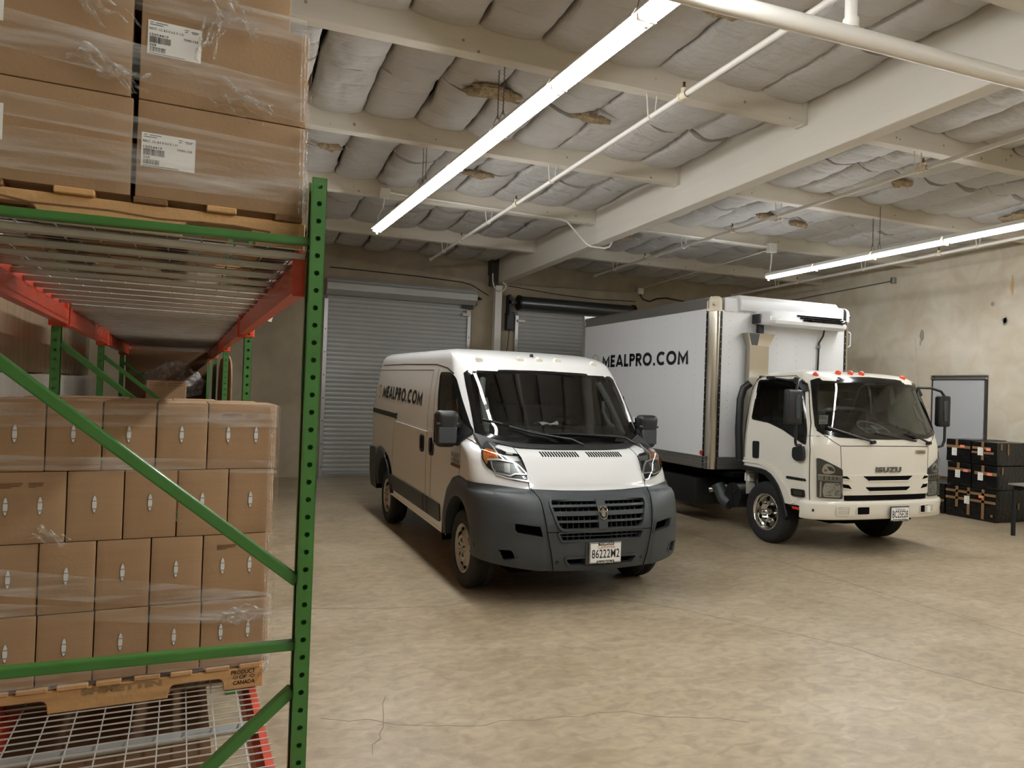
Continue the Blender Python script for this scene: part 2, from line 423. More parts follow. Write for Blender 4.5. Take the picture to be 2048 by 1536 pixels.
def ringpatch(b, A, C_, fn, off, depth=.012, seg=3):
    n = len(A); rows = []
    for k in range(seg+1):
        t = k/seg; rows.append([b.bm.verts.new(fn(A[i][0]+(C_[i][0]-A[i][0])*t, A[i][1]+(C_[i][1]-A[i][1])*t, off)) for i in range(n)])
    lo = [b.bm.verts.new(fn(*A[i], off-depth)) for i in range(n)]; li = [b.bm.verts.new(fn(*C_[i], off-depth)) for i in range(n)]
    allr = [lo]+rows+[li]
    for r_, q_ in zip(allr, allr[1:]):
        for i in range(n): b.bm.faces.new((r_[i], r_[(i+1) % n], q_[(i+1) % n], q_[i]))
    return b
def strip(b, pts, fn, off, w, closed=False, n=6, depth=.006):
    """a thin ribbon along a 2-D polyline on a surface"""
    P = [];
    q = list(pts)+([pts[0]] if closed else [])
    for (xa, ya), (xb, yb) in zip(q, q[1:]):
        for k in range(n): P.append((xa+(xb-xa)*k/n, ya+(yb-ya)*k/n))
    P.append(q[-1]); L = []
    for i, p in enumerate(P):
        a, c = Vector(P[max(i-1, 0)]), Vector(P[min(i+1, len(P)-1)]); t = (c-a).normalized(); nn = Vector((-t.y, t.x))*w/2
        L.append([b.bm.verts.new(fn(p[0]+nn.x, p[1]+nn.y, off)), b.bm.verts.new(fn(p[0]-nn.x, p[1]-nn.y, off)),
                  b.bm.verts.new(fn(p[0]-nn.x, p[1]-nn.y, off-depth)), b.bm.verts.new(fn(p[0]+nn.x, p[1]+nn.y, off-depth))])
    for a_, c_ in zip(L, L[1:]):
        for k in range(4): b.bm.faces.new((a_[k], a_[(k+1) % 4], c_[(k+1) % 4], c_[k]))
    return b
def shellmesh(b, sh, zs, vstep, skip, nfront=14, vend=None):
    """both halves of a shell as one skin; skip(u,v,z) leaves holes"""
    E = vend
    for sg in (1, -1):
        rows = []
        for z in zs:
            row = []
            for i in range(nfront+1): row.append(sh.ring(i/nfront, z))
            vf = row[-1][1]; ve = sh.q(z)[3]; k = vstep
            for i in range(1, k+1): row.append((sh.q(z)[2], vf+(ve-vf)*i/k))
            W = sh.q(z)[2]
            rc = min(.06, W)
            row[-1] = (W, ve-rc*.9); row.append((W-rc*.3, ve-rc*.25)); row.append((max(W-rc, 0), ve)); row.append((0, ve))
            rows.append([b.bm.verts.new((sg*u, v, z)) for u, v in row])
        for a_, c_ in zip(rows, rows[1:]):
            for i in range(len(a_)-1):
                f = (a_[i], a_[i+1], c_[i+1], c_[i])
                c = sum((v.co for v in f), Vector())/4
                if skip and skip(c.x, c.y, c.z): continue
                try: b.bm.faces.new(f if sg > 0 else f[::-1])
                except ValueError: pass
    bmesh.ops.remove_doubles(b.bm, verts=b.bm.verts, dist=1e-4)
    return b
# ================================================================ ROOM
XR, YB, XL, YF = 12.06, 14.40, -3.4, -5.0
PY = [1.0, 3.24, 5.49, 7.64, 9.89, 12.25]                 # near faces of the purlins
PW = .125
def cz(Y): return 4.516-.017*(Y-5.45)                      # purlin underside
def project(P):
    d = Vector(P)-Vector((0, 0, CAMH)); z = d.dot(fwd)
    return (1024+FPX*d.dot(rgt)/z, 768-FPX*d.dot(up)/z) if z > .05 else (-9e9, -9e9)
fl = B(); fl.box(XL-.2, XR+.2, YF-.2, YB+.2, -.2, 0); floor = tag(fl.done('floor', 'floor'), kind='structure')
def flat(x, y, o=0.): return Vector((x, y, o))
def crack(pts, w=.006, jag=.02):
    P = []
    for (xa, ya), (xb, yb) in zip(pts, pts[1:]):
        n = max(2, int(math.hypot(xb-xa, yb-ya)/.08))
        for k in range(n): P.append((xa+(xb-xa)*k/n+random.uniform(-jag, jag), ya+(yb-ya)*k/n+random.uniform(-jag, jag)))
    P.append(pts[-1]); b = B(); strip(b, P, flat, .0012, w, n=1, depth=.002); return b.done('crack', 'crack', floor)
crack([(3.0, 5.75), (3.434, 5.335), (3.66, 5.07), (3.878, 4.70), (4.139, 4.324), (4.334, 3.937), (4.46, 3.511), (4.602, 3.227), (4.726, 3.03), (4.9, 2.6)], .004)
crack([(.3, 6.0), (.64, 5.93), (1.18, 5.814), (1.662, 5.728), (1.978, 5.761)], .0035)
crack([(.9, 4.15), (.861, 3.934), (.814, 3.794), (.792, 3.657), (.7, 3.5)], .0035, .03)
crack([(.5, 3.98), (.652, 3.904), (1.145, 3.674), (1.7, 3.6), (2.139, 3.545), (2.753, 3.229)], .0022)
jt = B(); strip(jt, [(5.66, 10.5), (5.71, 8.068), (5.841, 4.863), (5.917, 3.805), (6.0, 2.4)], flat, .0012, .004, n=4, depth=.002); jt.done('control_joint', 'crack', floor)
# back wall with two door openings
D1 = (1.63, 4.58, 3.60); D2 = (5.64, 8.60, 3.60)
b = B()
for x0, x1, z0, z1 in ((XL, D1[0], 0, 5.4), (D1[0], D1[1], D1[2], 5.4), (D1[1], D2[0], 0, 5.4), (D2[0], D2[1], D2[2], 5.4), (D2[1], XR+.2, 0, 5.4)): b.box(x0, x1, YB, YB+.18, z0, z1)
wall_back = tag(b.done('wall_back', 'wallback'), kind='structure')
tag(B().box(XR, XR+.18, YF, YB, 0, 5.4).done('wall_right', 'wall'), kind='structure')
tag(B().box(XL-.18, XL, YF, YB, 0, 5.4).done('wall_left', 'wall'), kind='structure')
tag(B().box(XL-.18, XR+.18, YF-.18, YF, 0, 5.4).done('wall_front', 'wall'), kind='structure')
wall_right = bpy.data.objects['wall_right']
def blotch(y, z, ry, rz_, mat, seed):
    b = B(); P = [(y+ry*math.cos(a)*(1+.35*noise.noise(Vector((math.cos(a)*1.5, math.sin(a)*1.5, seed)))), z+rz_*math.sin(a)*(1+.35*noise.noise(Vector((math.cos(a)*1.5+5, math.sin(a)*1.5, seed))))) for a in [2*math.pi*k/28 for k in range(28)]]
    b.bm.faces.new([b.bm.verts.new((XR-.0015, p[0], p[1])) for p in P]); b.done('stain', mat, wall_right)
blotch(8.42, 3.58, .035, .04, 'patchgrey', 1); blotch(8.20, 3.27, .05, .075, 'patchgrey', 2); blotch(8.20, 3.275, .03, .05, 'rust', 3); blotch(8.09, 3.86, .03, .16, 'rust', 4); blotch(9.75, 3.12, .05, .10, 'patchgrey', 5); blotch(9.78, 2.98, .025, .05, 'rust', 6)
b = B(); strip(b, [(.95, 5.05), (1.12, 5.0), (1.2, 5.01)], flat, .0012, .02, n=4, depth=.002) if 0 else None
# ---- ceiling: deck, beams, insulation
b = B(); b.grid(lambda s, t: Vector((XL+(XR-XL)*s, YF+(YB-YF)*t, cz(YF+(YB-YF)*t)+.40)), 1, 1)
b.grid(lambda s, t: Vector((XL+(XR-XL)*s, YF+(YB-YF)*t, cz(YF+(YB-YF)*t)+.50)), 1, 1)
ceiling = tag(b.done('ceiling', 'deck'), kind='structure')
XG0, XG1 = 5.15, 5.33
def gz(Y): return 4.207-.0115*(Y-3.4)
for ya, yb in ((YF, 9.885), (9.895, YB-.02)):
    b = B(); V = [Vector((x, y, z)) for y in (ya, yb) for x in (XG0, XG1) for z in (gz(y), cz(y)+.34)]
    vs = [b.bm.verts.new(v) for v in V]
    for f in ((0, 1, 3, 2), (4, 6, 7, 5), (0, 2, 6, 4), (1, 5, 7, 3), (0, 4, 5, 1), (2, 3, 7, 6)): b.bm.faces.new([vs[i] for i in f])
    b.bevel(.006); b.done('main_beam', 'beamg', ceiling)
for i, y in enumerate(PY):
    for x0, x1 in ((XL, XG0), (XG1, XR)):
        y2 = y + (.0 if x0 < 5 else .02)
        b = B(); b.box(x0+(.0 if x0 < 5 else .002), x1-.002, y2, y2+PW, cz(y), cz(y)+.36); b.bevel(.006); pu = b.done('purlin', 'beam', ceiling)
    for x in (XG0, XR):                                            # saddle hangers at the ends
        b = B(); b.box(x-.055, x-.003, y-.008, y+PW+.008, cz(y)-.008, cz(y)+.34); b.done('beam_hanger', 'beam', ceiling)
    if 2 < y < 13:                                                 # knots in the painted timber
        b = B()
        for k in range(22):
            x = random.uniform(-.5, 11.8); z = cz(y)+random.uniform(.02, .16)
            if XG0-.1 < x < XG1+.05: continue
            b.cyl((x, y-.0012, z), (x, y+.001, z), random.uniform(.006, .016), n=8)
        b.done('knots', 'knot', ceiling); 
BW = .548
def batt_mesh(x0, x1, y0, y1, mid_end, seed):
    rnd = random.Random(seed); A = rnd.uniform(.050, .085); q = rnd.uniform(.006, .014); off = rnd.uniform(-.012, .012); tilt = rnd.uniform(-.03, .03)
    h = rnd.uniform(-.012, .02); pw = rnd.uniform(.34, .55); ph = rnd.uniform(0, 90); gapw = rnd.uniform(.005, .020); gape = rnd.choice((.0, .006, .016, .026))
    T = sorted([k/20 for k in range(21)]+[w_+d for w_ in (.30, .66) for d in (-.012, 0, .012)]); S = [.5-.5*math.cos(math.pi*k/18)*(.35+.65*1) for k in range(19)]
    S = [.5*(1-math.cos(math.pi*k/18))*.6+.4*k/18 for k in range(19)]
    b = B()
    def f(si, ti):
        s, t = S[round(si*18)], T[round(ti*(len(T)-1))]
        e = t if mid_end == 1 else 1-t                              # 1 at the butt joint in mid-bay
        edge_x = abs(2*s-1); g = gapw*(1+1.6*noise.noise(Vector((ph, (y0+t)*3.3, 7*(s > .5)))))*(.25+1.1*math.sin(math.pi*t)**.5)
        x = x0+(x1-x0)*s; x += (g if s < .5 else -g)*edge_x**6
        y = y0+(y1-y0)*t; ge = gape*math.sin(math.pi*s)**.7*(1 if noise.noise(Vector((ph, 3, 1))) > -.1 else .2)
        y += (-ge if mid_end == 1 else ge)*e**8
        sx = max(0., 1-(2*s-1)**2)**pw
        wires = sum(math.exp(-((t-w_)/.05)**2) for w_ in (.30, .66)); line = .007*sum(max(0, 1-abs(t-w_)/.011) for w_ in (.30, .66))
        pinch = (max(0, e-.5)/.5)**2*edge_x**2*.045
        z = cz(y)+.245+off+tilt*(s-.5)-A*sx*(1-.10*wires)+q*wires*sx+line*(.3+.7*sx)+pinch
        z -= .022*sx*math.sin(math.pi*t)**.8
        n1 = noise.noise(Vector((x*4+ph, y*4, 1))); z += .012*n1*sx
        z += .012*noise.noise(Vector((x*11, y*5+ph, 2)))*(.3+e*.8)
        da = math.atan2(1.02-e, 1.04-edge_x); dd = math.hypot(1.02-e, (1.04-edge_x)*.8)
        z += .014*math.exp(-(dd/.42)**2)*math.sin(15*da+ph)*min(1, dd*5)
        return Vector((x, y, z+h))
    b.grid(f, 18, len(T)-1)
    bd = [e for e in b.bm.edges if e.is_boundary]                    # turned-up skirts, so that the seams read as dark gaps
    r = bmesh.ops.extrude_edge_only(b.bm, edges=bd)
    cx, cy = (x0+x1)/2, (y0+y1)/2
    for v in r['geom']:
        if isinstance(v, bmesh.types.BMVert):
            v.co.z += .085; v.co.x += (cx-v.co.x)*.03; v.co.y += (cy-v.co.y)*.012
    return b
nb = 0
offview = B()
for i in range(len(PY)):
    ya = PY[i]+PW+.004; yb = (PY[i+1] if i+1 < len(PY) else YB-.06)-.004
    for (xs, xe) in ((XL+.05, XG0-.01), (XG1+.012, XR-.01)):
        nxb = int((xe-xs)/BW); wdt = (xe-xs)/nxb
        for k in range(nxb):
            for hf in (0, 1):
                x0 = xs+k*wdt; ym = (ya+yb)/2+.03*math.sin(k*2.3+i); y0, y1 = (ya, ym-.006) if hf == 0 else (ym+.006, yb)
                vis = False
                for cxx in (x0, x0+wdt):
                    for cyy in (y0, y1):
                        px, py = project((cxx, cyy, cz(cyy)+.2)); vis |= (560 < px < 2150 and -120 < py < 640)
                if vis and nb < 298:
                    batt_mesh(x0, x0+wdt, y0, y1, 1 if hf == 0 else 0, nb*7+i).done('insulation_batt', 'batt', ceiling, smooth=True, ang=70); nb += 1
                else:
                    offview.grid(lambda s, t: Vector((x0+.006+(wdt-.012)*s, y0+(y1-y0)*t, cz(y0)+.24-.07*math.sin(math.pi*s))), 6, 1)
offview.grid(lambda s, t: Vector((XL+(XR-XL)*s, YF+(PY[0]-YF)*t, cz(YF)+.2)), 1, 1)
tag(offview.done('insulation_lining', 'batt', ceiling, smooth=True), kind='stuff')
def fibre(x, y, rx, ry, seed, dz=.0):
    b = B(); g = bmesh.ops.create_icosphere(b.bm, subdivisions=4, radius=1)
    for v in b.bm.verts:
        n = noise.noise(v.co*2.2+Vector((seed, 0, 0)))*.35+noise.noise(v.co*7+Vector((0, seed, 0)))*.16
        ang = math.atan2(v.co.y, v.co.x); k = 1+.25*math.sin(ang*3+seed)
        v.co = Vector((x+v.co.x*rx*k*(1+n*.6), y+v.co.y*ry*k*(1+n*.6), cz(y)+.155+dz+v.co.z*.045*(1+n*2)))
    b.done('exposed_fibreglass', 'fiber', ceiling, smooth=True, ang=60)
for a in ((2.20, 6.45, .25, .12, 1.), (.95, 8.65, .13, .035, 2.), (7.6, 8.85, .2, .06, 4., .012), (8.3, 8.95, .18, .05, 6., .012), (3.35, 6.62, .2, .03, 7., .012), (3.3, 4.42, .2, .04, 8., .012), (10.6, 7.0, .28, .22, 9., -.06), (2.9, 8.88, .2, .03, 10., .012), (7.9, 6.75, .14, .09, 3.), (6.3, 11.1, .22, .05, 5., .012)): fibre(*a)
# ---- steel column and cap at the back wall
b = B(); b.box(5.07, 5.22, 14.13, 14.28, 0, 4.02); b.bevel(.012, 2); col = b.done('steel_column', 'pipe'); tag(col, 'tall white square steel column carrying the main beam between the two roller doors', 'column')
b = B(); b.box(4.98, 5.15, 14.20, 14.34, 4.02, 4.72); b.box(4.96, 5.0, 14.1, 14.36, 4.25, 4.75); b.done('beam_seat', 'doorframe', col)
# ---- roller doors
def curtain(x0, x1, y, ztop, n):
    b = B(); p = []
    rib = ztop/n
    for k in range(n):
        z = k*rib
        p += [(z, 0), (z+rib*.10, .0), (z+rib*.2, -.012), (z+rib*.55, -.016), (z+rib*.85, -.012), (z+rib*.97, .004)]
    p.append((ztop, 0))
    for (za, oa), (zb, ob) in zip(p, p[1:]):
        v = [b.bm.verts.new(c) for c in ((x0, y+oa, za), (x1, y+oa, za), (x1, y+ob, zb), (x0, y+ob, zb))]; b.bm.faces.new(v)
    bmesh.ops.remove_doubles(b.bm, verts=b.bm.verts, dist=1e-5); return b
def guide(x0, x1, door, z):
    b = B(); b.box(x0, x1, YB-.075, YB-.0, 0, z); b.bevel(.004)
    g = b.done('guide_rail', 'alu', door)
    bb = B()
    for k in range(int(z/.45)): bb.cyl(((x0+x1)/2, YB-.078, .2+.45*k), ((x0+x1)/2, YB-.0755, .2+.45*k), .012, n=8)
    bb.done('bolts', 'black', g); return g
d1 = thing('door_1', (0, 0, 0), None, None); tag(d1, kind='structure')
curtain(D1[0]+.03, D1[1]-.03, YB-.03, 3.62, 41).done('shutter_curtain', 'shutter', d1)
guide(D1[0]-.03, D1[0]+.05, d1, 3.5); guide(D1[1]-.05, D1[1]+.03, d1, 3.46)
b = B(); hx0, hx1 = 1.62, 4.66
prof = [(.0, 3.56), (-.17, 3.57), (-.30, 3.66), (-.31, 3.78), (-.22, 3.89), (0, 3.90)]
b.prism([(p[0], p[1]) for p in prof], lambda p, d: Vector((d, YB-.02+p[0], p[1])), hx0, hx1); h1 = b.done('barrel_hood', 'shutter', d1)
b = B()
for yy, zz in ((-.306, 3.72), (-.30, 3.66), (-.265, 3.835)): b.box(hx0+.01, hx1-.01, YB-.024+yy, YB-.016+yy, zz-.004, zz+.004)
b.done('hood_crease', 'alu', h1)
b = B(); b.cyl((hx1, YB-.17, 3.72), (hx1+.14, YB-.17, 3.72), .018, n=10); b.cyl((hx1+.05, YB-.17, 3.72), (hx1+.09, YB-.17, 3.72), .035, n=10); b.box(hx1-.02, hx1+.03, YB-.2, YB, 3.58, 3.68); b.box(hx1-.26, hx1-.02, YB-.12, YB-.01, 3.50, 3.55); b.done('barrel_bracket', 'black', d1)
b = B(); b.box(D1[1]-.17, D1[1]-.02, YB-.14, YB-.08, 3.34, 3.40); b.box(D1[1]-.08, D1[1]+.0, YB-.12, YB-.08, 3.38, 3.47); b.done('latch', 'cartonwhite', d1)
b = B(); b.box(D1[0]+.03, D1[1]-.03, YB-.06, YB-.01, .0, .07); b.bevel(.005); b.done('bottom_bar', 'alu', d1)
d2 = tag(thing('door_2', (0, 0, 0), None, None), kind='structure')
curtain(D2[0]+.03, D2[1]-.03, YB-.03, 3.62, 41).done('shutter_curtain', 'shutter', d2)
guide(D2[0]-.03, D2[0]+.05, d2, 3.45); guide(D2[1]-.05, D2[1]+.03, d2, 3.45)
b = B(); b.cyl((5.64, YB-.21, 3.70), (8.40, YB-.21, 3.70), .145, n=36); b.done('spring_barrel', 'shutterdark', d2, smooth=True)
b = B(); b.cyl((5.60, YB-.21, 3.70), (5.645, YB-.21, 3.70), .165, n=24); b.cyl((5.42, YB-.21, 3.70), (5.62, YB-.21, 3.70), .02, n=10); b.box(5.40, 5.44, YB-.24, YB-.02, 3.42, 3.86); b.box(5.40, 5.58, YB-.24, YB-.2, 3.66, 3.74); b.done('barrel_bracket', 'black', d2)
b = B(); b.cyl((8.40, YB-.21, 3.70), (8.45, YB-.21, 3.70), .165, n=24); b.box(8.45, 8.50, YB-.24, YB-.02, 3.45, 3.85); b.done('barrel_bracket', 'black', d2)
b = B(); b.box(D2[0]+.02, D2[0]+.19, YB-.12, YB-.08, 3.30, 3.35); b.done('latch', 'cartonwhite', d2)
b = B(); b.box(D2[0]+.03, D2[1]-.03, YB-.06, YB-.01, .0, .07); b.done('bottom_bar', 'alu', d2)
op = thing('door_operator', (5.47, YB-.09, 3.30), 'black door operator box on the wall left of the second roller door', 'motor box')
b = B(); b.box(-.085, .085, -.09, .088, -.19, .20); b.bevel(.02, 2); b.done('housing', 'black', op)
b = B(); b.tube([(.0, .0, -.18), (-.01, .03, -.5), (-.05, .05, -.8), (-.06, .06, -1.05)], .008, 6); b.done('cable', 'black', op)
# right wall door
d3 = tag(thing('door_3', (0, 0, 0), None, None), kind='structure')
b = B(); b.box(XR-.05, XR-.004, 8.50, 9.46, .53, 2.27); b.bevel(.006); b.done('door_panel', 'door', d3)
b = B(); b.box(XR-.03, XR, 8.455, 8.495, .45, 2.34); b.box(XR-.03, XR, 9.465, 9.50, .45, 2.34); b.done('door_jamb', 'doorframe', d3)
b = B(); b.box(XR-.07, XR, 8.45, 9.50, 2.285, 2.325); b.bevel(.008); b.box(XR-.05, XR, 8.45, 9.5, 2.34, 2.365); b.done('header_track', 'alu', d3)
b = B(); b.box(XR-.10, XR, 8.3, 9.6, .43, .52); b.done('sill', 'cartondark', d3)
# ================================================================ LIGHTS
def light_unit(P, Q, idx, label, grp, chain):
    P, Q = Vector(P), Vector(Q); d = (Q-P); L = d.length; rz = math.atan2(d.y, d.x)-math.pi/2
    t = thing('strip_light', P, label, 'light', grp, rz); t.rotation_euler = (math.asin(d.z/L), 0, rz)
    b = B(); b.prism([(-.055, .028), (-.088, .020), (-.092, .024), (-.06, .075), (.06, .075), (.092, .024), (.088, .020), (.055, .028)], lambda p, e: Vector((p[0], e, p[1])), .0, L); b.done('housing', 'lampbody', t)
    for sx in (-.037, .037):
        b = B(); b.cyl((sx, .025, 0), (sx, L-.025, 0), .018, n=10); b.done('tube', 'tube', t, smooth=True)
    b = B(); b.box(-.066, .066, -.012, .014, -.012, .03); b.box(-.012, .012, -.012, .016, -.05, .0); b.bevel(.004); b.done('lamp_holder', 'clip', t)
    if chain:
        for sy in (-.05, .07):
            b = B()
            n = 26; z1 = cz(P.y)+.14-P.z
            for k in range(n):
                z = .16+(z1-.16)*k/n; dx = .006 if k % 2 else 0; dy = .006-dx
                b.bar((dx, sy+dy, z), (-dx, sy-dy, z+(z1-.16)/n*1.1), .007, .007)
            for s2 in (-1, 1): b.tube([(0, sy, .20), (s2*.035, sy+s2*.01, .12), (s2*.05, sy+s2*.02, .07)], .0035, 5)
            b.done('chain', 'chain', t)
    return t
A0 = Vector((1.857, 10.34, 4.05)); dA = Vector((.371, -6.64, 0)).normalized()*1.108
ordn = ['far end', 'second', 'third', 'fourth', 'fifth', 'sixth', 'seventh', 'eighth', 'ninth', 'tenth', 'eleventh', 'twelfth']
for k in range(12):
    lb = ('glowing strip light above the van, %s from the back wall' % (['first unit', 'second unit', 'third unit', 'fourth unit', 'fifth unit', 'sixth unit', 'seventh unit', 'eighth unit', 'ninth unit', 'tenth unit', 'eleventh unit', 'twelfth unit'][k]))
    light_unit(A0+dA*k, A0+dA*(k+1)-dA.normalized()*.03, k, lb, 'strip lights above the van', k in (2, 4, 6, 8))
B0 = Vector((8.585, 9.95, 3.92)); dB = Vector((-.075, -3.40, 0)).normalized()*1.13
for k in range(11):
    lb = ('glowing strip light above the truck, %s from the back wall' % (['first unit', 'second unit', 'third unit', 'fourth unit', 'fifth unit', 'sixth unit', 'seventh unit', 'eighth unit', 'ninth unit', 'tenth unit', 'eleventh unit'][k]))
    light_unit(B0+dB*k, B0+dB*(k+1)-dB.normalized()*.03, k, lb, 'strip lights above the truck', k in (2, 4, 6))
# ================================================================ PIPES AND CONDUIT
def branch(x, y0, y1, label, heads, hangs, dx=0.):
    z = lambda y: 4.33-.0075*(y-4)
    t = thing('sprinkler_pipe', (x, 0, 0), label, 'pipe', 'white sprinkler branch pipes under the roof')
    b = B(); b.tube([(dx*(y-y0), y, z(y)) for y in (y0, (y0+y1)/2, y1)], .024, 12); b.done('pipe_run', 'pipe', t, smooth=True)
    b = B(); b.cyl((dx*(y1-y0), y1-.05, z(y1)), (dx*(y1-y0), y1+.01, z(y1)), .033, n=12); b.done('end_cap', 'pipe', t)
    for y in heads:
        b = B(); xx = dx*(y-y0)
        for s_ in (-.05, .03): b.cyl((xx, y+s_, z(y)), (xx, y+s_+.025, z(y)), .036, n=12)
        b.cyl((xx, y-.05, z(y)), (xx, y+.05, z(y)), .031, n=12); b.cyl((xx, y, z(y)), (xx, y, z(y)+.06), .024, n=12); f = b.done('tee_fitting', 'clip', t)
        b = B(); b.cyl((xx, y, z(y)+.06), (xx, y, z(y)+.085), .012, n=8); b.box(xx-.010, xx+.010, y-.003, y+.003, z(y)+.08, z(y)+.105); b.cyl((xx, y, z(y)+.105), (xx, y, z(y)+.109), .014, n=10); b.done('sprinkler_head', 'brass', f)
    for y in hangs:
        xx = dx*(y-y0); zz = z(y); b = B(); top = cz(y)+.02
        pts = [(xx-.055, y+.0, top)]+[(xx-.033*math.cos(a), y, zz-.033*math.sin(a)) for a in [math.pi*k/6 for k in range(7)]]+[(xx+.055, y, top)]
        b.tube(pts, .006, 6); b.done('pipe_hanger', 'pipe', t)
    return t
branch(3.42, -4.5, 13.25, 'white sprinkler branch pipe between the van lights and the main beam', (2.0, 5.05, 8.85, 11.3), (1.06, 3.30, 5.55, 7.70, 9.95, 12.31))
branch(6.55, -4.5, 13.2, 'white sprinkler branch pipe just right of the main beam, over the truck box', (2.4, 5.5, 8.7, 11.2), (1.06, 3.3, 5.57, 7.72, 9.97, 12.33), .02)
branch(10.2, -4.5, 13.9, 'white sprinkler branch pipe below the strip lights near the right wall', (4.2, 8.4, 11.7), (5.57, 7.72, 9.97, 12.33), .04)
t = thing('sprinkler_main', (0, 3.29, 4.02), 'thick white sprinkler main crossing the top of the frame', 'pipe')
b = B(); b.tube([(-3.3, .06, 0), (2.4, .03, 0), (3.4, 0, 0), (6, -.05, 0), (11.9, -.1, .0)], .055, 20); b.done('pipe_run', 'pipe', t, smooth=True)
b = B(); b.cyl((3.40, .0, .02), (3.42, .02, .60), .036, n=16); b.cyl((3.40, 0, .04), (3.40, 0, .10), .046, n=16); b.done('riser', 'pipe', t, smooth=True)
for x in (5.05,):
    b = B()
    b.tube([(x, -.04+.066*math.cos(a), .066*math.sin(a)) for a in [math.radians(k) for k in range(-100, 150, 15)]], .014, 8); b.tube([(x, .0, .07), (x+.03, .02, .1), (x+.08, .03, .17)], .016, 8)
    b.cyl((x-.03, -.06, -.075), (x+.03, -.06, -.075), .012, n=8); b.done('beam_clamp', 'pipe', t)
def conduit(name, pts, r, label, cat='conduit', mat='conduit', box=None):
    t = thing(name, pts[0], label, cat); o = Vector(pts[0])
    b = B(); b.tube([Vector(p)-o for p in pts], r, 8); b.done('run', mat, t, smooth=True)
    for p, s in (box or []):
        b = B(); q = Vector(p)-o; b.box(q.x-s, q.x+s, q.y-s*.6, q.y+s*.6, q.z-s, q.z+s); b.bevel(.008); b.done('junction_box', mat, t)
    return t
yP = PY[4]-.02
conduit('conduit', [(1.90, yP, cz(yP)+.06), (4.55, yP, cz(yP)+.005), (4.66, yP, cz(yP)-.02), (4.98, yP-.03, gz(yP)-.02), (5.06, yP-.03, gz(yP)-.055), (5.30, yP-.02, gz(yP)-.055), (5.40, yP, gz(yP)-.02), (5.47, yP, gz(yP)+.11)], .014, 'white conduit along the timber over the van, dipping under the main beam', box=[((1.86, yP, cz(yP)+.04), .07)])
conduit('light_cord', [(1.86, yP-.02, cz(yP)-.02), (1.85, yP+.05, 4.30), (1.83, yP+.25, 4.22), (1.85, yP+.42, 4.13)], .011, 'white cord curving down from junction box to the strip light over the van', 'cord')
conduit('conduit', [(5.62, yP+.0, cz(yP)+.005), (8.40, yP, cz(yP)+.005), (8.55, yP, cz(yP)+.0)], .014, 'white conduit along the timber above the truck box', box=[((8.55, yP-.02, cz(yP)-.02), .08)])
conduit('conduit', [(8.5, yP+.02, cz(yP)-.06), (8.66, 14.2, 4.27)], .012, 'thin conduit running back from the junction box to the rear wall', box=[((8.69, 14.33, 4.22), .07)])
conduit('light_cord', [(8.55, yP-.02, cz(yP)-.1), (8.57, yP+.0, 4.2), (8.58, yP+.04, 4.02)], .011, 'white cord dropping from junction box to the strip light over the truck', 'cord')
conduit('wall_conduit', [(XR-.03, 10.40, 4.236), (XR-.03, 12.3, 4.17), (XR-.03, 14.3, 4.10)], .012, 'grey conduit on the upper right wall ending in a square box', mat='alu', box=[((XR-.03, 10.38, 4.238), .06)])
conduit('wall_cable', [(1.69, YB-.02, 4.12), (3.4, YB-.02, 4.10), (4.4, YB-.02, 4.06), (4.62, YB-.02, 4.02), (4.85, YB-.03, 3.9), (4.97, YB-.1, 3.82)], .009, 'dark cable along the back wall above the left roller door', 'cable', 'black')
conduit('wall_cable', [(5.45, YB-.02, 4.07), (6.6, YB-.02, 3.98), (7.6, YB-.02, 3.95), (8.6, YB-.02, 3.98)], .008, 'dark cable sagging on the back wall above the right roller door', 'cable', 'black')
conduit('wall_conduit', [(5.45, YB-.02, 4.12), (8.66, YB-.02, 4.18)], .012, 'straight conduit on the back wall above the right roller door', mat='wallback')
conduit('wall_cable', [(8.70, YB-.03, 4.16), (8.78, YB-.05, 4.04), (8.95, YB-.06, 4.0), (9.15, YB-.05, 4.08), (9.4, YB-.05, 4.12), (9.9, YB-.05, 4.08), (10.0, YB-.05, 3.98)], .016, 'thick black cable looping from the wall box behind the truck roof', 'cable', 'black')
conduit('column_cable', [(4.99, 14.16, 4.5), (4.98, 14.08, 4.1), (5.0, 14.06, 3.98), (5.08, 14.04, 3.90), (5.2, 14.04, 3.90), (5.27, 14.06, 3.97), (5.28, 14.1, 4.05), (5.2, 14.1, 4.09)], .014, 'pale flexible conduit looped around the top of the steel column')
# ================================================================ WHITE VAN
VAN = Shell([(.2,.10),(.31,.0),(.47,-.03),(.67,-.03),(.80,.0),(.89,.05),(.97,.165),(1.02,.188),(1.13,.265),(1.245,.375),(1.305,.525),(1.345,.63),(1.5,.775),(1.75,1.01),(2.0,1.245),(2.05,1.30),(2.10,1.37),(2.15,1.50),(2.20,1.76),(2.235,2.2),(2.255,2.8)],
 [(.2,.50),(.7,.54),(1.0,.46),(1.25,.40),(1.345,.40),(2.0,.26),(2.05,.25),(2.25,.1)],
 [(.2,.94),(.4,.968),(.6,.985),(1.0,.99),(1.2,.988),(1.4,.98),(1.7,.955),(1.95,.915),(2.05,.895),(2.12,.878),(2.17,.845),(2.21,.765),(2.235,.62),(2.248,.4),(2.255,.0)],
 [(.2,4.98),(.5,5.08),(1.2,5.10),(1.9,5.05),(2.1,5.02),(2.2,4.97),(2.255,4.8)], 2.4)
VF = VAN.F(); VL = VAN.S(-1); VR = VAN.S(1)
van = thing('delivery_van', (2.96, 5.40, 0), 'white delivery van with dark grey bumper parked left of the box truck', 'van', None, math.radians(.6))
def rake(c): return Vector((c.x, c.y, c.z+.016*max(0, c.y-.9)))
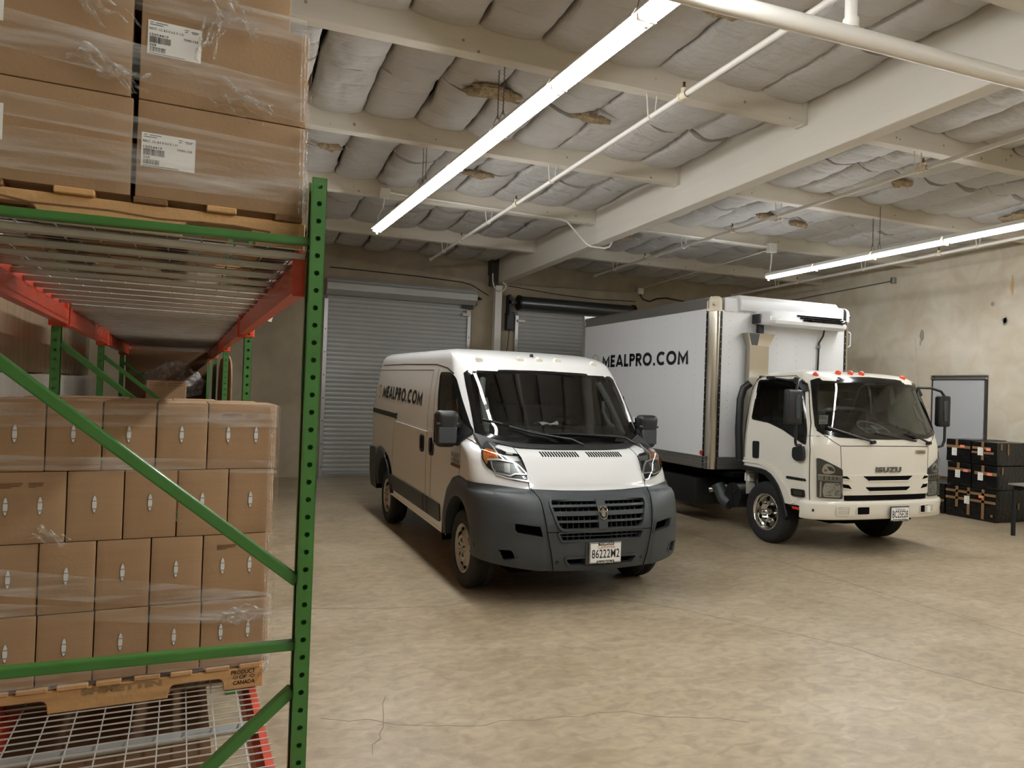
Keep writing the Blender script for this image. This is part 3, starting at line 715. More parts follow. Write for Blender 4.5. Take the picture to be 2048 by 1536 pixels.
def vd(b, name, mat, parent=van, smooth=True, ang=40): return b.fix(rake).done(name, mat, parent, smooth, ang)
mir = lambda P: [(-u, z) for u, z in P][::-1]
def symm(L): return L+[(-u, z) for u, z in reversed(L) if abs(u) > 1e-6]
WS_O = symm([(0, 2.010), (-.42, 2.004), (-.80, 1.984), (-.838, 1.955), (-.846, 1.83), (-.848, 1.68), (-.856, 1.52), (-.862, 1.41), (-.835, 1.372), (-.755, 1.336), (-.567, 1.306), (-.3, 1.298), (0, 1.296)][::1])
WS_I = symm([(0, 1.984), (-.42, 1.978), (-.75, 1.960), (-.785, 1.935), (-.795, 1.81), (-.80, 1.68), (-.805, 1.54), (-.800, 1.45), (-.775, 1.418), (-.71, 1.395), (-.54, 1.370), (-.3, 1.362), (0, 1.360)])
WS_H = [((a[0]+b_[0])/2, (a[1]+b_[1])/2) for a, b_ in zip(WS_O, WS_I)]
SW_O = rpoly([(1.885, 1.965), (1.52, 1.962), (1.37, 1.925), (1.12, 1.665), (.93, 1.47), (.86, 1.40), (1.68, 1.40), (1.79, 1.68)], .07, 4)
SW_I = inset(SW_O, .035); SW_H = inset(SW_O, .018)
AF = (.87, .40, .45); AR = (4.12, .40, .45)
GR = rpoly([(-.45, .893), (.45, .893), (.455, .85), (.40, .69), (.36, .664), (-.36, .664), (-.40, .69), (-.455, .85)], .02, 3)
GL = rpoly([(-.40, .636), (.40, .636), (.37, .575), (-.37, .575)], .012, 3)
LD = rpoly([(-.34, .43), (.34, .43), (.29, .365), (-.29, .365)], .02, 3)
FG = rpoly([(-.763, .712), (-.551, .697), (-.523, .603), (-.736, .631)], .02, 3)
SCP = rpoly([(-.861, .492), (-.756, .494), (-.727, .423), (-.825, .397)], .02, 3)
def vskip(u, v, z):
    if v < 1.35 and z > 1.28 and abs(u) < .9 and inside(WS_H, u, z): return True
    if abs(u) > .6:
        if .8 < v < 2.0 and inside(SW_H, v, z): return True
        for cv, cz_, r in (AF, AR):
            if math.hypot(v-cv, z-cz_) < r+.02 and abs(u) > .6: return True
    if z < .93 and v < .42: return True
    return False
zs = sorted([.37+.03*i for i in range(56)]+[1.0+.03*i+d for i in range(13) for d in (.01, .02)])+[2.04, 2.06, 2.08, 2.10, 2.12, 2.14, 2.16, 2.18, 2.20, 2.21, 2.22, 2.23, 2.237, 2.242, 2.246, 2.249, 2.252, 2.254, 2.255]
b = shellmesh(B(), VAN, zs, 110, vskip, 26); body = vd(b, 'body', 'white', ang=50)
# floor pan, a dark box added to block light below; wells and cabin
b = B(); b.box(-.93, .93, .35, 4.8, .40, .46); b.box(-.70, .70, .3, 4.7, .25, .40); vd(b, 'underbody_light_block', 'void', smooth=False)
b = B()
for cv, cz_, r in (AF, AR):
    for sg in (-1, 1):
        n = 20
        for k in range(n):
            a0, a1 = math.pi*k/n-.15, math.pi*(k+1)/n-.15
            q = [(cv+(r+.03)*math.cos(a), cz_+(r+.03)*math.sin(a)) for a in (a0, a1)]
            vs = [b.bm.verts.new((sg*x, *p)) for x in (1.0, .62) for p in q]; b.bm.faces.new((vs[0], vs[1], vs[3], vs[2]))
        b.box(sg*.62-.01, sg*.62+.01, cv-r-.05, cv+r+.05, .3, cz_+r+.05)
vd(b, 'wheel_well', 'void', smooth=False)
b = B(); b.grid(lambda s, t: Vector((-.88+1.76*s, .60+.9*t, 1.29+.17*min(1, t*2.2)**.8-.05*max(0, t-.7)+.012*math.sin(math.pi*s*3)*t)), 16, 8); b.box(-.9, .9, 1.45, 1.5, .5, 1.17); b.box(-.2, .15, 1.25, 1.5, 1.1, 1.25); vd(b, 'dashboard', 'dash')
b = B(); b.box(-.88, .88, 2.36, 2.40, .46, 2.1); vd(b, 'bulkhead', 'seat', smooth=False)
b = B(); b.box(-.80, .80, 1.42, 2.36, 2.02, 2.04); vd(b, 'headliner', 'trimgrey', smooth=False)
def vseat(u0, u1, nm):
    b = B(); b.box(u0, u1, 1.72, 2.16, .82, .98); b.box(u0, u1, 2.10, 2.24, .96, 1.64); b.bevel(.04, 3)
    w_ = (u1-u0); n = 2 if w_ > .7 else 1
    for k in range(n):
        c = u0+w_*(k+.5)/n; b.box(c-.12, c+.12, 2.11, 2.20, 1.68, 1.86); b.cyl((c-.05, 2.15, 1.62), (c-.05, 2.15, 1.70), .008); b.cyl((c+.05, 2.15, 1.62), (c+.05, 2.15, 1.70), .008)
    vd(b, nm, 'seat')
vseat(.18, .70, 'seat'); vseat(-.74, .08, 'seat')
b = B(); c0 = Vector((.42, 1.62, 1.42)); ax = Vector((0, -.62, .78)); X_ = Vector((1, 0, 0)); Y_ = ax.cross(X_)
b.tube([c0+(X_*math.cos(a)+Y_*math.sin(a))*.19 for a in [2*math.pi*k/32 for k in range(33)]], .016, 8)
for a in (.1, math.pi-.1, -math.pi/2): b.bar(c0, c0+(X_*math.cos(a)+Y_*math.sin(a))*.19, .035, .015)
b.cyl(c0-ax*.02, c0+ax*.03, .065, n=14); b.cyl(c0-ax*.02, c0-ax*.25, .04, n=10); vd(b, 'steering_wheel', 'black')
for sg in (-1, 1):                                                     # inner pillar trim, grab handle
    b = B(); b.tube([VF(sg*.76, 1.40, -.08), VF(sg*.74, 1.6, -.08), VF(sg*.71, 1.8, -.07), VF(sg*.66, 1.95, -.06)], .03, 8); vd(b, 'pillar_trim', 'trimgrey')
    b = B(); b.tube([VF(sg*.72, 1.55, -.12), VF(sg*.69, 1.60, -.15), VF(sg*.67, 1.72, -.15), VF(sg*.67, 1.79, -.10)], .018, 8); vd(b, 'grab_handle', 'trimgrey')
# glass
b = B(); ringpatch(b, WS_O, WS_I, VF, .006, .02, 3); vd(b, 'windscreen_surround', 'gloss')
b = B(); fillpatch(b, WS_I, VF, .003, 0, 36, 16); vd(b, 'windscreen', 'glass', ang=80)
b = B(); fillpatch(b, [(-.83, 1.395), (-.755, 1.352), (-.567, 1.324), (-.3, 1.316), (.3, 1.316), (.567, 1.324), (.755, 1.352), (.83, 1.395), (.845, 1.372), (.765, 1.328), (.567, 1.293), (.3, 1.284), (-.3, 1.284), (-.567, 1.293), (-.765, 1.328), (-.845, 1.372)], VF, .014, .02, 40, 3); vd(b, 'cowl', 'black')
for sg, SF in ((-1, VL), (1, VR)):
    b = B(); ringpatch(b, SW_O, SW_I, SF, .005, .02, 2); vd(b, 'window_seal', 'gloss')
    b = B(); fillpatch(b, SW_I, SF, .001, 0, 20, 8); g = vd(b, 'side_window', 'sideglass', ang=80)
    b = B(); b.bar(SF(1.14, 1.42, .004), SF(1.24, 1.78, .004), .02, .012); vd(b, 'window_divider', 'gloss')
# bumper
ztop = lambda u: interp([(0, .950), (.35, .953), (.57, .966), (.87, 1.0), (1.03, 1.005)], abs(u))
zbot = lambda u: interp([(0, .318), (.45, .325), (.75, .352), (1.0, .385)], abs(u))
HOLES = [GR, GL, LD, FG, mir(FG), SCP, mir(SCP)]
b = B(); NU, NZ = 76, 46
def bump(i, j):
    s = i/NU; ph = abs(s); u0, _ = VAN.ring(ph, .7); z = zbot(u0)+(ztop(u0)-zbot(u0))*j/NZ
    u, v = VAN.ring(ph, z); ctr = math.copysign(1, s)
    off = .014+.016*max(0, math.sin(math.pi*min(1, max(0, (z-.60)/.1))))*0
    if abs(u0) > .50: off += .012*min(1, (abs(u0)-.50)/.03)*(1 if z < .93 else 0)
    n = VF(min(u, VAN.q(z)[2]*.985)*ctr, z, 1.)-VF(min(u, VAN.q(z)[2]*.985)*ctr, z, 0.)
    return Vector((ctr*u, v, z))+n*off
V = [[b.bm.verts.new(bump(i, j)) for j in range(NZ+1)] for i in range(-NU, NU+1)]
for i in range(2*NU):
    for j in range(NZ):
        f = (V[i][j], V[i+1][j], V[i+1][j+1], V[i][j+1]); c = sum((q.co for q in f), Vector())/4
        if any(inside(H, c.x, c.z) for H in HOLES): continue
        b.bm.faces.new(f)
for i in range(2*NU):                                                   # folded edges
    for j, dz in ((0, .03), (NZ, -.02)):
        a_, c_ = V[i][j].co, V[i+1][j].co; p = [b.bm.verts.new(a_+Vector((0, .05, dz))), b.bm.verts.new(c_+Vector((0, .05, dz)))]
        b.bm.faces.new((V[i][j], V[i+1][j], p[1], p[0]))
bumper = vd(b, 'front_bumper', 'plastic', ang=50)
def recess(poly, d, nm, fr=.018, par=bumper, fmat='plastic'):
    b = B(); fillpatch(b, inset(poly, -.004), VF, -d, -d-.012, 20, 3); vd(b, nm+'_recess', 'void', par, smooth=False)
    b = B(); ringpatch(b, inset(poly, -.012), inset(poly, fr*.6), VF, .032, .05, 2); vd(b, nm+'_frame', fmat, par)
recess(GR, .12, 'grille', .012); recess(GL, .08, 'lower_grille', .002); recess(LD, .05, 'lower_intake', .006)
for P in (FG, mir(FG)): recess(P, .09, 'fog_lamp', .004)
for P in (SCP, mir(SCP)): recess(P, .05, 'air_scoop', .002)
gp = B()
for z, w_, x in ((.848, .018, .44), (.79, .036, .435), (.728, .018, .41)):
    b = B(); strip(b, [(-x, z), (x, z)], VF, .018, w_, n=24, depth=.05); vd(b, 'grille_bar', 'plastic', bumper, ang=30)
b = B()
for k in range(-8, 9):
    u = k*.052
    if abs(u) > .41 or abs(u) < .06: continue
    strip(b, [(u, .668+.05*max(0, abs(u)-.36)), (u, .889)], VF, -.02, .006, n=3, depth=.03)
    if abs(u) < .37: strip(b, [(u, .58), (u, .632)], VF, -.015, .006, n=1, depth=.03)
tag(vd(b, 'grille_ribs', 'plastic', bumper, smooth=False), kind='stuff')
b = B(); strip(b, [(0, .664), (0, .893)], VF, .024, .085, n=6, depth=.06); vd(b, 'grille_spine', 'plastic', bumper, ang=30)
b = B()
strip(b, [(-.39, .606), (.39, .606)], VF, -.005, .006, n=20, depth=.03); vd(b, 'lower_grille_bar', 'plastic', bumper)
SH = rpoly([(-.044, .838), (.044, .838), (.046, .79), (.033, .75), (0, .733), (-.033, .75), (-.046, .79)], .012, 3)
b = B(); fillpatch(b, SH, VF, .036, .02, 12, 4); em = vd(b, 'emblem', 'chrome', bumper, ang=30)
b = B(); fillpatch(b, inset(SH, .006), VF, .038, .004, 12, 4); vd(b, 'emblem_field', 'gloss', em)
b = B()
for P in ([(-.012, .822), (.012, .822), (.016, .79), (.008, .755), (-.008, .755), (-.016, .79)],):
    fillpatch(b, P, VF, .043, .006, 6, 3)
for sg in (-1, 1):                                                      # curled horns
    P = [(sg*x, z) for x, z in ((.010, .824), (.024, .829), (.035, .818), (.036, .802), (.027, .792), (.019, .797), (.021, .807))]
    strip(b, P, VF, .043, .008, n=3, depth=.006)
    fillpatch(b, [(sg*.014, .79), (sg*.022, .785), (sg*.016, .765), (sg*.010, .762)], VF, .041, .004, 4, 2)
vd(b, 'emblem_head', 'chrome', em, ang=30)
b = B(); strip(b, [(.57, .966), (.529, .873), (.495, .644), (.43, .335)], VF, .030, .005, n=5); strip(b, [(-.57, .966), (-.529, .873), (-.495, .644), (-.43, .335)], VF, .030, .005, n=5)
strip(b, [(-.498, .645), (-.40, .645)], VF, .018, .005); strip(b, [(.498, .645), (.40, .645)], VF, .018, .005); vd(b, 'bumper_gap', 'void', bumper, smooth=False)
b = B()
for u in (-.40, .40): b.cyl(VF(u, .40, .0), VF(u, .40, .02), .012, n=10)
vd(b, 'bumper_plug', 'black', bumper, smooth=False)
# licence plate
def plate(parent, origin, w_, h_, lines, name='licence_plate', framemat='alu', tilt=0):
    o = Vector(origin); b = B(); b.box(-w_/2-.01, w_/2+.01, -.006, .006, -h_/2-.012, h_/2+.012); b.bevel(.004); b.fix(lambda c: c+o); p = b.done(name, framemat, parent)
    b = B(); b.box(-w_/2, w_/2, -.009, -.004, -h_/2, h_/2); b.fix(lambda c: c+o); b.done('plate_face', 'paper', p)
    for txt, x0, x1, z0, z1, mt, bg in lines:
        if bg:
            b = B(); b.box(x0*w_-.008, x1*w_+.008, -.0105, -.008, z0*h_-.005, z1*h_+.005); b.fix(lambda c: c+o); b.done('plate_band', 'black', p)
        b = B(); text(b, txt, lambda s, t: Vector((o.x+(x0+(x1-x0)*s)*w_, o.y-(.0112 if bg else .0098), o.z+(z0+(z1-z0)*t)*h_)), 1.05, .012); b.done('plate_text', mt, p, norm=False)
    return p
b = B(); b.box(-.16, .16, -.05, .03, .37, .56); b.done('plate_bracket', 'plastic', bumper)
plate(bumper, (.018, -.062, .468), .288, .155, [('86222M2', -.46, .46, -.28, .20, 'ink', 0), ('California', -.26, .30, .24, .42, 'goldink', 0), ('THOMPSONS', -.22, .24, .44, .55, 'paper', 1), ('PLACERVILLE', -.26, .26, -.56, -.44, 'paper', 1)])
# bonnet seams, vents, headlamps
b = B()
for sg in (-1, 1): strip(b, [(sg*.60, 1.303), (sg*.60, 1.236), (sg*.585, 1.144), (sg*.575, 1.039), (sg*.575, .966)], VF, .0015, .006, n=5)
strip(b, [(-.575, .968), (-.3, .956), (0, .952), (.3, .956), (.575, .968)], VF, .006, .01, n=6)
vd(b, 'bonnet_seam', 'void', body, smooth=False)
b = B()
for k in range(14):
    for u0_ in (-.395, .058):
        u = u0_+.0262*k; strip(b, [(u, 1.270), (u+.009, 1.232)], VF, .004, .0125, n=2, depth=.01)
tag(vd(b, 'bonnet_vent', 'void', body, smooth=False), kind='stuff')
HL = [(-.789, 1.33), (-.774, 1.284), (-.707, 1.250), (-.598, 1.237), (-.579, 1.146), (-.566, 1.022), (-.702, 1.042), (-.812, 1.085), (-.878, 1.131), (-.905, 1.201), (-.894, 1.253), (-.851, 1.297)]
AM = [(-.838, 1.284), (-.795, 1.274), (-.782, 1.240), (-.775, 1.207), (-.862, 1.198), (-.878, 1.152), (-.893, 1.196), (-.887, 1.241), (-.868, 1.270)]
for sg in (-1, 1):
    m_ = (lambda P: P) if sg < 0 else mir
    b = B(); fillpatch(b, rpoly(m_(HL), .012, 2), VF, .004, .02, 28, 8); h = vd(b, 'headlamp', 'lampdark', ang=60)
    b = B(); fillpatch(b, m_(AM), VF, .010, .008, 14, 5); am = vd(b, 'turn_lamp', 'amber', h)
    b = B(); fillpatch(b, m_([(-.862, 1.268), (-.80, 1.258), (-.795, 1.240), (-.862, 1.248)]), VF, .012, .003, 6, 2); fillpatch(b, m_([(-.85, 1.225), (-.81, 1.225), (-.81, 1.212), (-.85, 1.212)]), VF, .012, .003, 4, 2); vd(b, 'lamp_facets', 'redamber', h)
    b = B(); fillpatch(b, m_([(-.837, 1.186), (-.674, 1.174), (-.639, 1.147), (-.595, 1.092), (-.679, 1.089), (-.713, 1.075), (-.818, 1.095), (-.836, 1.134)]), VF, .008, .006, 14, 5); vd(b, 'lamp_bowl', 'lampgrey', h)
    b = B(); fillpatch(b, m_([(-.745, 1.172), (-.700, 1.170), (-.712, 1.092), (-.758, 1.10)]), VF, .011, .004, 6, 4); vd(b, 'projector', 'lampsilver', h)
    b = B()
    for k in range(6): u = -.822+.014*k; strip(b, m_([(u, 1.165), (u+.004, 1.11)]), VF, .011, .005, n=2, depth=.004)
    tag(vd(b, 'reflector_ribs', 'lampsilver', h, False), kind='stuff')
    b = B(); fillpatch(b, m_([(-.735, 1.235), (-.612, 1.227), (-.608, 1.192), (-.672, 1.192), (-.715, 1.203)]), VF, .009, .006, 8, 4); vd(b, 'upper_lamp', 'lampsilver', h)
    for L, w_ in (([(-.787, 1.322), (-.781, 1.294), (-.779, 1.245), (-.738, 1.198)], .013), ([(-.866, 1.194), (-.774, 1.197), (-.665, 1.180), (-.630, 1.153), (-.577, 1.088)], .014), ([(-.842, 1.185), (-.841, 1.133), (-.822, 1.091), (-.715, 1.070), (-.679, 1.087), (-.583, 1.085)], .010), ([(-.825, 1.079), (-.733, 1.053), (-.573, 1.030), (-.573, 1.085)], .011)):
        b = B(); strip(b, m_(L), VF, .016, w_, n=5, depth=.012); vd(b, 'chrome_strip', 'mirrorish', h, ang=30)
    b = B(); fillpatch(b, rpoly(m_(HL), .012, 2), VF, .024, .02, 28, 8); vd(b, 'lamp_lens', 'lens', h, ang=60)
# wipers
for P in ([(-.775, 1.52), (-.35, 1.40), (.006, 1.341), (.075, 1.298)], [(-.235, 1.405), (.067, 1.393), (.526, 1.372), (.63, 1.355), (.68, 1.300)]):
    b = B(); q = [VF(*p, .035) for p in P]; b.tube(q[1:], .011, 8); b.bar(VF(*P[0], .016), VF(*P[2], .016), .014, .022, (0, -1, 1)); b.bar(q[1], VF((P[0][0]+P[1][0])/2, (P[0][1]+P[1][1])/2, .03), .02, .012, (0, -1, 1)); vd(b, 'wiper', 'black')
# roof marker lamps
for u, z in ((-.655, 2.097), (-.219, 2.118), (0., 2.123), (.216, 2.127), (.651, 2.112)):
    p = VF(u, z, .0); b = B(); b.box(p.x-.035, p.x+.035, p.y-.03, p.y+.07, p.z-.02, p.z+.012); b.ball((p.x, p.y+.02, p.z+.016), .03, 2, (1, 1.2, .8)); vd(b, 'roof_marker_lamp', 'clear', body)
b = B(); p = VF(-.03, 2.16, 0); b.cyl(p, p+Vector((0, 0, .03)), .022, .016, 10); vd(b, 'aerial_base', 'black', body)
b = B()
for u in (-.62, -.42, -.2, .2, .42, .62):                               # pressed roof ribs
    b.grid(lambda s, t: (lambda z: Vector((u+(s-.5)*.05, 1.95+2.8*t, z+.004*math.sin(math.pi*s)*min(1, 12*t, 12*(1-t)))))(
        interp([(0, 2.254), (.3, 2.250), (.5, 2.242), (.70, 2.222), (.8, 2.193)], abs(u+(s-.5)*.05))-.0+.002-.035*max(0, 1-t*6)**2), 4, 24)
# side details (both sides)
for sg, SF in ((-1, VL), (1, VR)):
    FO = [(1.45, .385), (1.40, .52), (1.345, .68), (1.255, .85), (1.09, .97), (.90, 1.018), (.72, 1.005), (.57, .970), (.47, .925), (.37, .84), (.29, .73), (.235, .58), (.22, .40)]
    FI = [(.87+.40*math.cos(a), .40+.43*math.sin(a)) for a in [math.pi*k/12 for k in range(13)]]
    RO = [(4.85, .40), (4.83, .53), (4.76, .73), (4.67, .86), (4.54, .925), (4.36, .94), (4.20, .915), (4.08, .85), (3.98, .75), (3.90, .63), (3.85, .52), (3.82, .45), (3.81, .39)]
    RI = [(4.12+.40*math.cos(a), .40+.42*math.sin(a)) for a in [math.pi*k/12 for k in range(13)]]
    for O_, I_ in ((FO, FI), (RO, RI)):
        b = B(); rows = []
        for s_, of in ((0, .002), (.12, .014), (.5, .024), (.9, .024), (1, .018), (1, -.10)):
            row = []
            for k in range(48):
                t = k/47*12; i = min(int(t), 11); fr = t-i
                o1 = Vector(O_[i]).lerp(Vector(O_[i+1]), fr); i1 = Vector(I_[i]).lerp(Vector(I_[i+1]), fr)
                q = o1.lerp(i1, s_); zq = max(q.y, .38); p = SF(max(q.x, VAN.q(zq)[0]+.05), zq, 0.); nrm = Vector((sg, 0, 0)) if q.x > .5 else (Vector((sg, -.9*(.5-q.x)/.3, 0)).normalized())
                row.append(b.bm.verts.new(p+nrm*of))
            rows.append(row)
        for a_, c_ in zip(rows, rows[1:]):
            for k in range(47): b.bm.faces.new((a_[k], a_[k+1], c_[k+1], c_[k]))
        vd(b, 'wheel_arch_flare', 'plastic', ang=45)
    b = B(); fillpatch(b, rpoly([(1.475, .648), (3.80, .640), (3.74, .462), (1.475, .474)], .03, 3), SF, .016, .016, 20, 3); sm = vd(b, 'side_moulding', 'plastic', ang=40)
    b = B(); strip(b, [(2.10, .475), (2.10, .65)], SF, .018, .006); strip(b, [(1.94, .475), (1.94, .65)], SF, .018, .006); vd(b, 'moulding_gap', 'void', sm, smooth=False)
    b = B(); fillpatch(b, rpoly([(4.62, .90), (5.07, .88), (5.07, .32), (4.62, .32)], .05, 3), SF, .03, .05, 10, 6); vd(b, 'rear_bumper_corner', 'plastic', ang=40)
    b = B(); strip(b, [(1.36, .385), (3.80, .385)], SF, .004, .03, n=10, depth=.02); vd(b, 'sill_edge', 'white', body)
    b = B(); strip(b, [(3.55, 1.395), (5.09, 1.40)], SF, .004, .062, n=8, depth=.02); b.bar(SF(3.55, 1.36, .012), SF(3.55, 1.435, .012), .03, .02, (1, 0, 0)); vd(b, 'slider_rail', 'black')
    b = B(); strip(b, [(2.05, 1.312), (3.62, 1.320)], SF, .010, .022, n=8, depth=.02); vd(b, 'body_crease', 'white', body)
    b = B(); 
    strip(b, [(1.42, 1.95), (1.65, 2.005), (2.1, 2.045), (3.5, 2.055), (4.9, 2.05)], SF, .002, .010, n=8)                      # gutter
    strip(b, [(1.96, 2.0), (1.95, 1.8), (1.87, 1.45), (1.86, 1.0), (1.87, .66)], SF, .0015, .005, n=5)                            # door shut line
    strip(b, [(2.16, 1.98), (2.14, 1.8), (2.08, 1.3), (2.06, .66)], SF, .0015, .004, n=5) if sg < 0 else None
    strip(b, [(3.66, 1.36), (3.72, .66)], SF, .0015, .004, n=5)
    strip(b, [(4.95, 1.98), (2.16, 1.985)], SF, .0015, .005, n=6)
    strip(b, [(.90, 1.36), (.89, 1.2), (.90, 1.03)], SF, .0015, .005, n=4); strip(b, [(.90, 1.36), (.72, 1.31)], SF, .0015, .005, n=4)
    vd(b, 'panel_gap', 'lampdark', body, smooth=False)
    for v0_ in (2.17, 1.79):
        b = B(); fillpatch(b, rpoly([(v0_, 1.275), (v0_+.17, 1.275), (v0_+.145, 1.09), (v0_-.01, 1.09)], .05, 4), SF, .012, .012, 10, 4); hd = vd(b, 'door_handle', 'black', ang=40)
        b = B(); b.bar(SF(v0_+.06, 1.12, .02), SF(v0_+.075, 1.27, .02), .05, .02, (1, 0, 0)); b.bevel(.008); vd(b, 'handle_grip', 'gloss', hd)
    # door mirror
    MX = 1.12 if sg < 0 else 1.02
    mo = thing('door_mirror', (0, 0, 0), None, None); mo.parent = van
    b = B(); fillpatch(b, rpoly([(.86, 1.40), (1.10, 1.55), (1.12, 1.34), (.92, 1.27)], .03, 3), SF, .03, .03, 8, 4); b.bar((sg*.97, .98, 1.33), (sg*1.12, .95, 1.33), .05, .09); b.bar((sg*.97, 1.0, 1.47), (sg*1.12, .95, 1.49), .05, .05); vd(b, 'mirror_arm', 'black', mo)
    b = B(); b.box(-.105, .105, -.075, .075, -.165, .17); b.bevel(.06, 4)
    b.fix(lambda c: Vector((sg*MX+c.x*(1-.12*(c.z < -.05)), .95+c.y-.02*(c.z > .05), 1.435+c.z))); vd(b, 'mirror_housing', 'black', mo, ang=60)
    b = B(); b.box(sg*MX-.107, sg*MX+.107, .866, .90, 1.475, 1.50); b.box(sg*MX-.085, sg*MX+.085, .862, .885, 1.31, 1.46); b.bevel(.006); vd(b, 'mirror_band', 'plastic', mo)
    b = B(); b.box(sg*MX-.095, sg*MX+.095, 1.018, 1.024, 1.30, 1.57); b.bevel(.003); vd(b, 'mirror_glass', 'chrome', mo)
# lettering on the left-hand (picture) side
def vside_text(txt, v0_, v1_, z0_, z1_, mt, nm, tilt=0., off=.004, sp=1.12, bold=.022, thick=None):
    b = B(); text(b, txt, lambda s, t: VL(v0_+(v1_-v0_)*s, z0_+(z1_-z0_)*t-tilt*s, off), sp, bold, 3, thick); return vd(b, nm, mt, van, smooth=False)
b = B(); letters(b, 'MEALPRO.COM', 4.55, 2.41, lambda x, y, o: VL(x, 1.602+.164*y-.0095*(4.55-x), o), .004, .235); vd(b, 'lettering', 'ink', smooth=False)
def bulb(fn, mt, nm, par, fx=None):
    """the outline of a light bulb with a fork in it, in a unit box"""
    b = B(); P = []
    for k in range(25):
        a = -math.pi*.28+math.pi*1.56*k/24; P.append((.5+.46*math.cos(a), .66+.33*math.sin(a)))
    P = [(.66, .16)]+P+[(.34, .16)]
    strip(b, P, fn, .0035, .04 if fx is None else fx, n=1, depth=.003)
    for z in (.12, .07, .02): strip(b, [(.36, z), (.64, z)], fn, .0035, .03 if fx is None else fx*.8, n=1, depth=.003)
    strip(b, [(.5, .3), (.5, .55)], fn, .0035, .05, n=1, depth=.003)
    for x in (.42, .5, .58): strip(b, [(x, .5), (x, .66)], fn, .0035, .03, n=1, depth=.003)
    o = b.fix(rake).done(nm, mt, par) if par is van else b.done(nm, mt, par)
    return o
bulb(lambda x, y, o: VL(4.86-.22*x, 1.59+.18*y, o), 'greyink', 'bulb_logo', van)
b = B(); text(b, 'RAM', lambda s, t: VL(1.14-.25*s, 1.165+.045*t, .004), 1.0, .02, 2, (-.006, 0, 0)); text(b, '1500', lambda s, t: VL(1.14-.26*s, 1.118+.038*t, .004), 1.0, .02, 2, (-.006, 0, 0)); vd(b, 'chrome_badge', 'chrome', van, smooth=False)
b = B(); fillpatch(b, [(1.15, 1.108), (.88, 1.108), (.88, 1.078), (1.15, 1.078)], VL, .006, .006, 6, 2); vd(b, 'bronze_badge', 'brownbadge', van)
# wheels
def wheel(parent, o, ax, R, wd, rr, kind, name='wheel'):
    o, ax = Vector(o), Vector(ax)
    wl = thing(name, (0, 0, 0), None, None); wl.parent = parent
    b = B(); b.lathe([(rr-.02, -wd), (R*.90, -wd-.005), (R*.975, -wd+.02), (R, -wd+.05), (R, -wd+.07), (R-.008, -wd+.075), (R-.008, -wd+.085), (R, -wd+.09), (R, -wd/2-.01), (R-.008, -wd/2-.006), (R-.008, -wd/2+.006), (R, -wd/2+.01), (R, -.09), (R-.008, -.085), (R-.008, -.075), (R, -.07), (R, -.05), (R*.975, -.022), (R*.94, -.006), (R*.86, .0), (rr+.03, -.002), (rr+.012, -.012), (rr, -.02)], o, ax, 48); b.done('tyre', 'rubber', wl, smooth=True, ang=40)
    x = ax.cross(Vector((0, 0, 1))); zz = Vector((0, 0, 1))
    at = lambda r, a, h: o+ax*h+(x*math.cos(a)+zz*math.sin(a))*r
    if kind == 'van':
        b = B(); b.lathe([(rr+.006, -.03), (rr+.008, -.008), (rr-.002, -.006), (rr-.02, -.03), (rr-.028, -.05), (rr*.72, -.035), (rr*.60, -.015), (rr*.56, .0), (rr*.52, .002), (rr*.50, -.004), (rr*.2, -.002), (0, -.002)], o, ax, 40); rim = b.done('rim', 'steel', wl, smooth=True, ang=40)
        b = B()
        for k in range(12): a = 2*math.pi*k/12; b.cyl(at(rr*.86, a, -.055), at(rr*.86, a, -.034), .019, n=10)
        for k in range(5): a = 2*math.pi*k/5+.3; b.bar(at(rr*.24, a, -.001), at(rr*.42, a, -.001), .014, .004, ax)
        b.done('vent_hole', 'void', rim)
        b = B()
        for k in range(5): a = 2*math.pi*(k+.5)/5+.3; b.cyl(at(rr*.34, a, -.004), at(rr*.34, a, .006), .011, n=8)
        b.cyl(at(0, 0, -.004), at(0, 0, .006), .025, n=12); b.done('wheel_nut', 'steel', rim)
    else:
        b = B(); b.lathe([(rr+.012, -.035), (rr+.016, -.004), (rr+.006, .0), (rr-.006, -.012), (rr-.012, -.05), (rr-.03, -.062), (rr*.80, -.048), (rr*.62, -.05), (rr*.45, -.085), (rr*.40, -.09), (rr*.36, -.10)], o, ax, 48); rim = b.done('rim', 'chrome', wl, smooth=True, ang=40)
        b = B(); b.cyl(at(0, 0, -.13), at(0, 0, -.094), rr*.37, n=24); [b.cyl(at(rr*.74, 2*math.pi*k/6+.5, -.075), at(rr*.74, 2*math.pi*k/6+.5, -.047), rr*.135, n=14) for k in range(6)]; b.done('hand_hole', 'void', rim)
        b = B()
        for k in range(6): a = 2*math.pi*k/6; b.cyl(at(rr*.55, a, -.07), at(rr*.55, a, -.03), .017, n=6)
        b.cyl(at(0, 0, -.1), at(0, 0, -.03), .045, .035, 14); b.ball(at(0, 0, -.03), .034, 2); b.done('wheel_nut', 'chrome', rim, smooth=True, ang=30)
    return wl
for sg in (-1, 1):
    for v in (.86, 4.12): wheel(van, (sg*.955, v, .357), (sg, 0, 0), .357, .215, .213, 'van')
b = B(); b.bar((-.8, .86, .35), (.8, .86, .35), .08, .08); b.bar((-.8, 4.12, .33), (.8, 4.12, .33), .1, .1); b.done('axle', 'void', van)
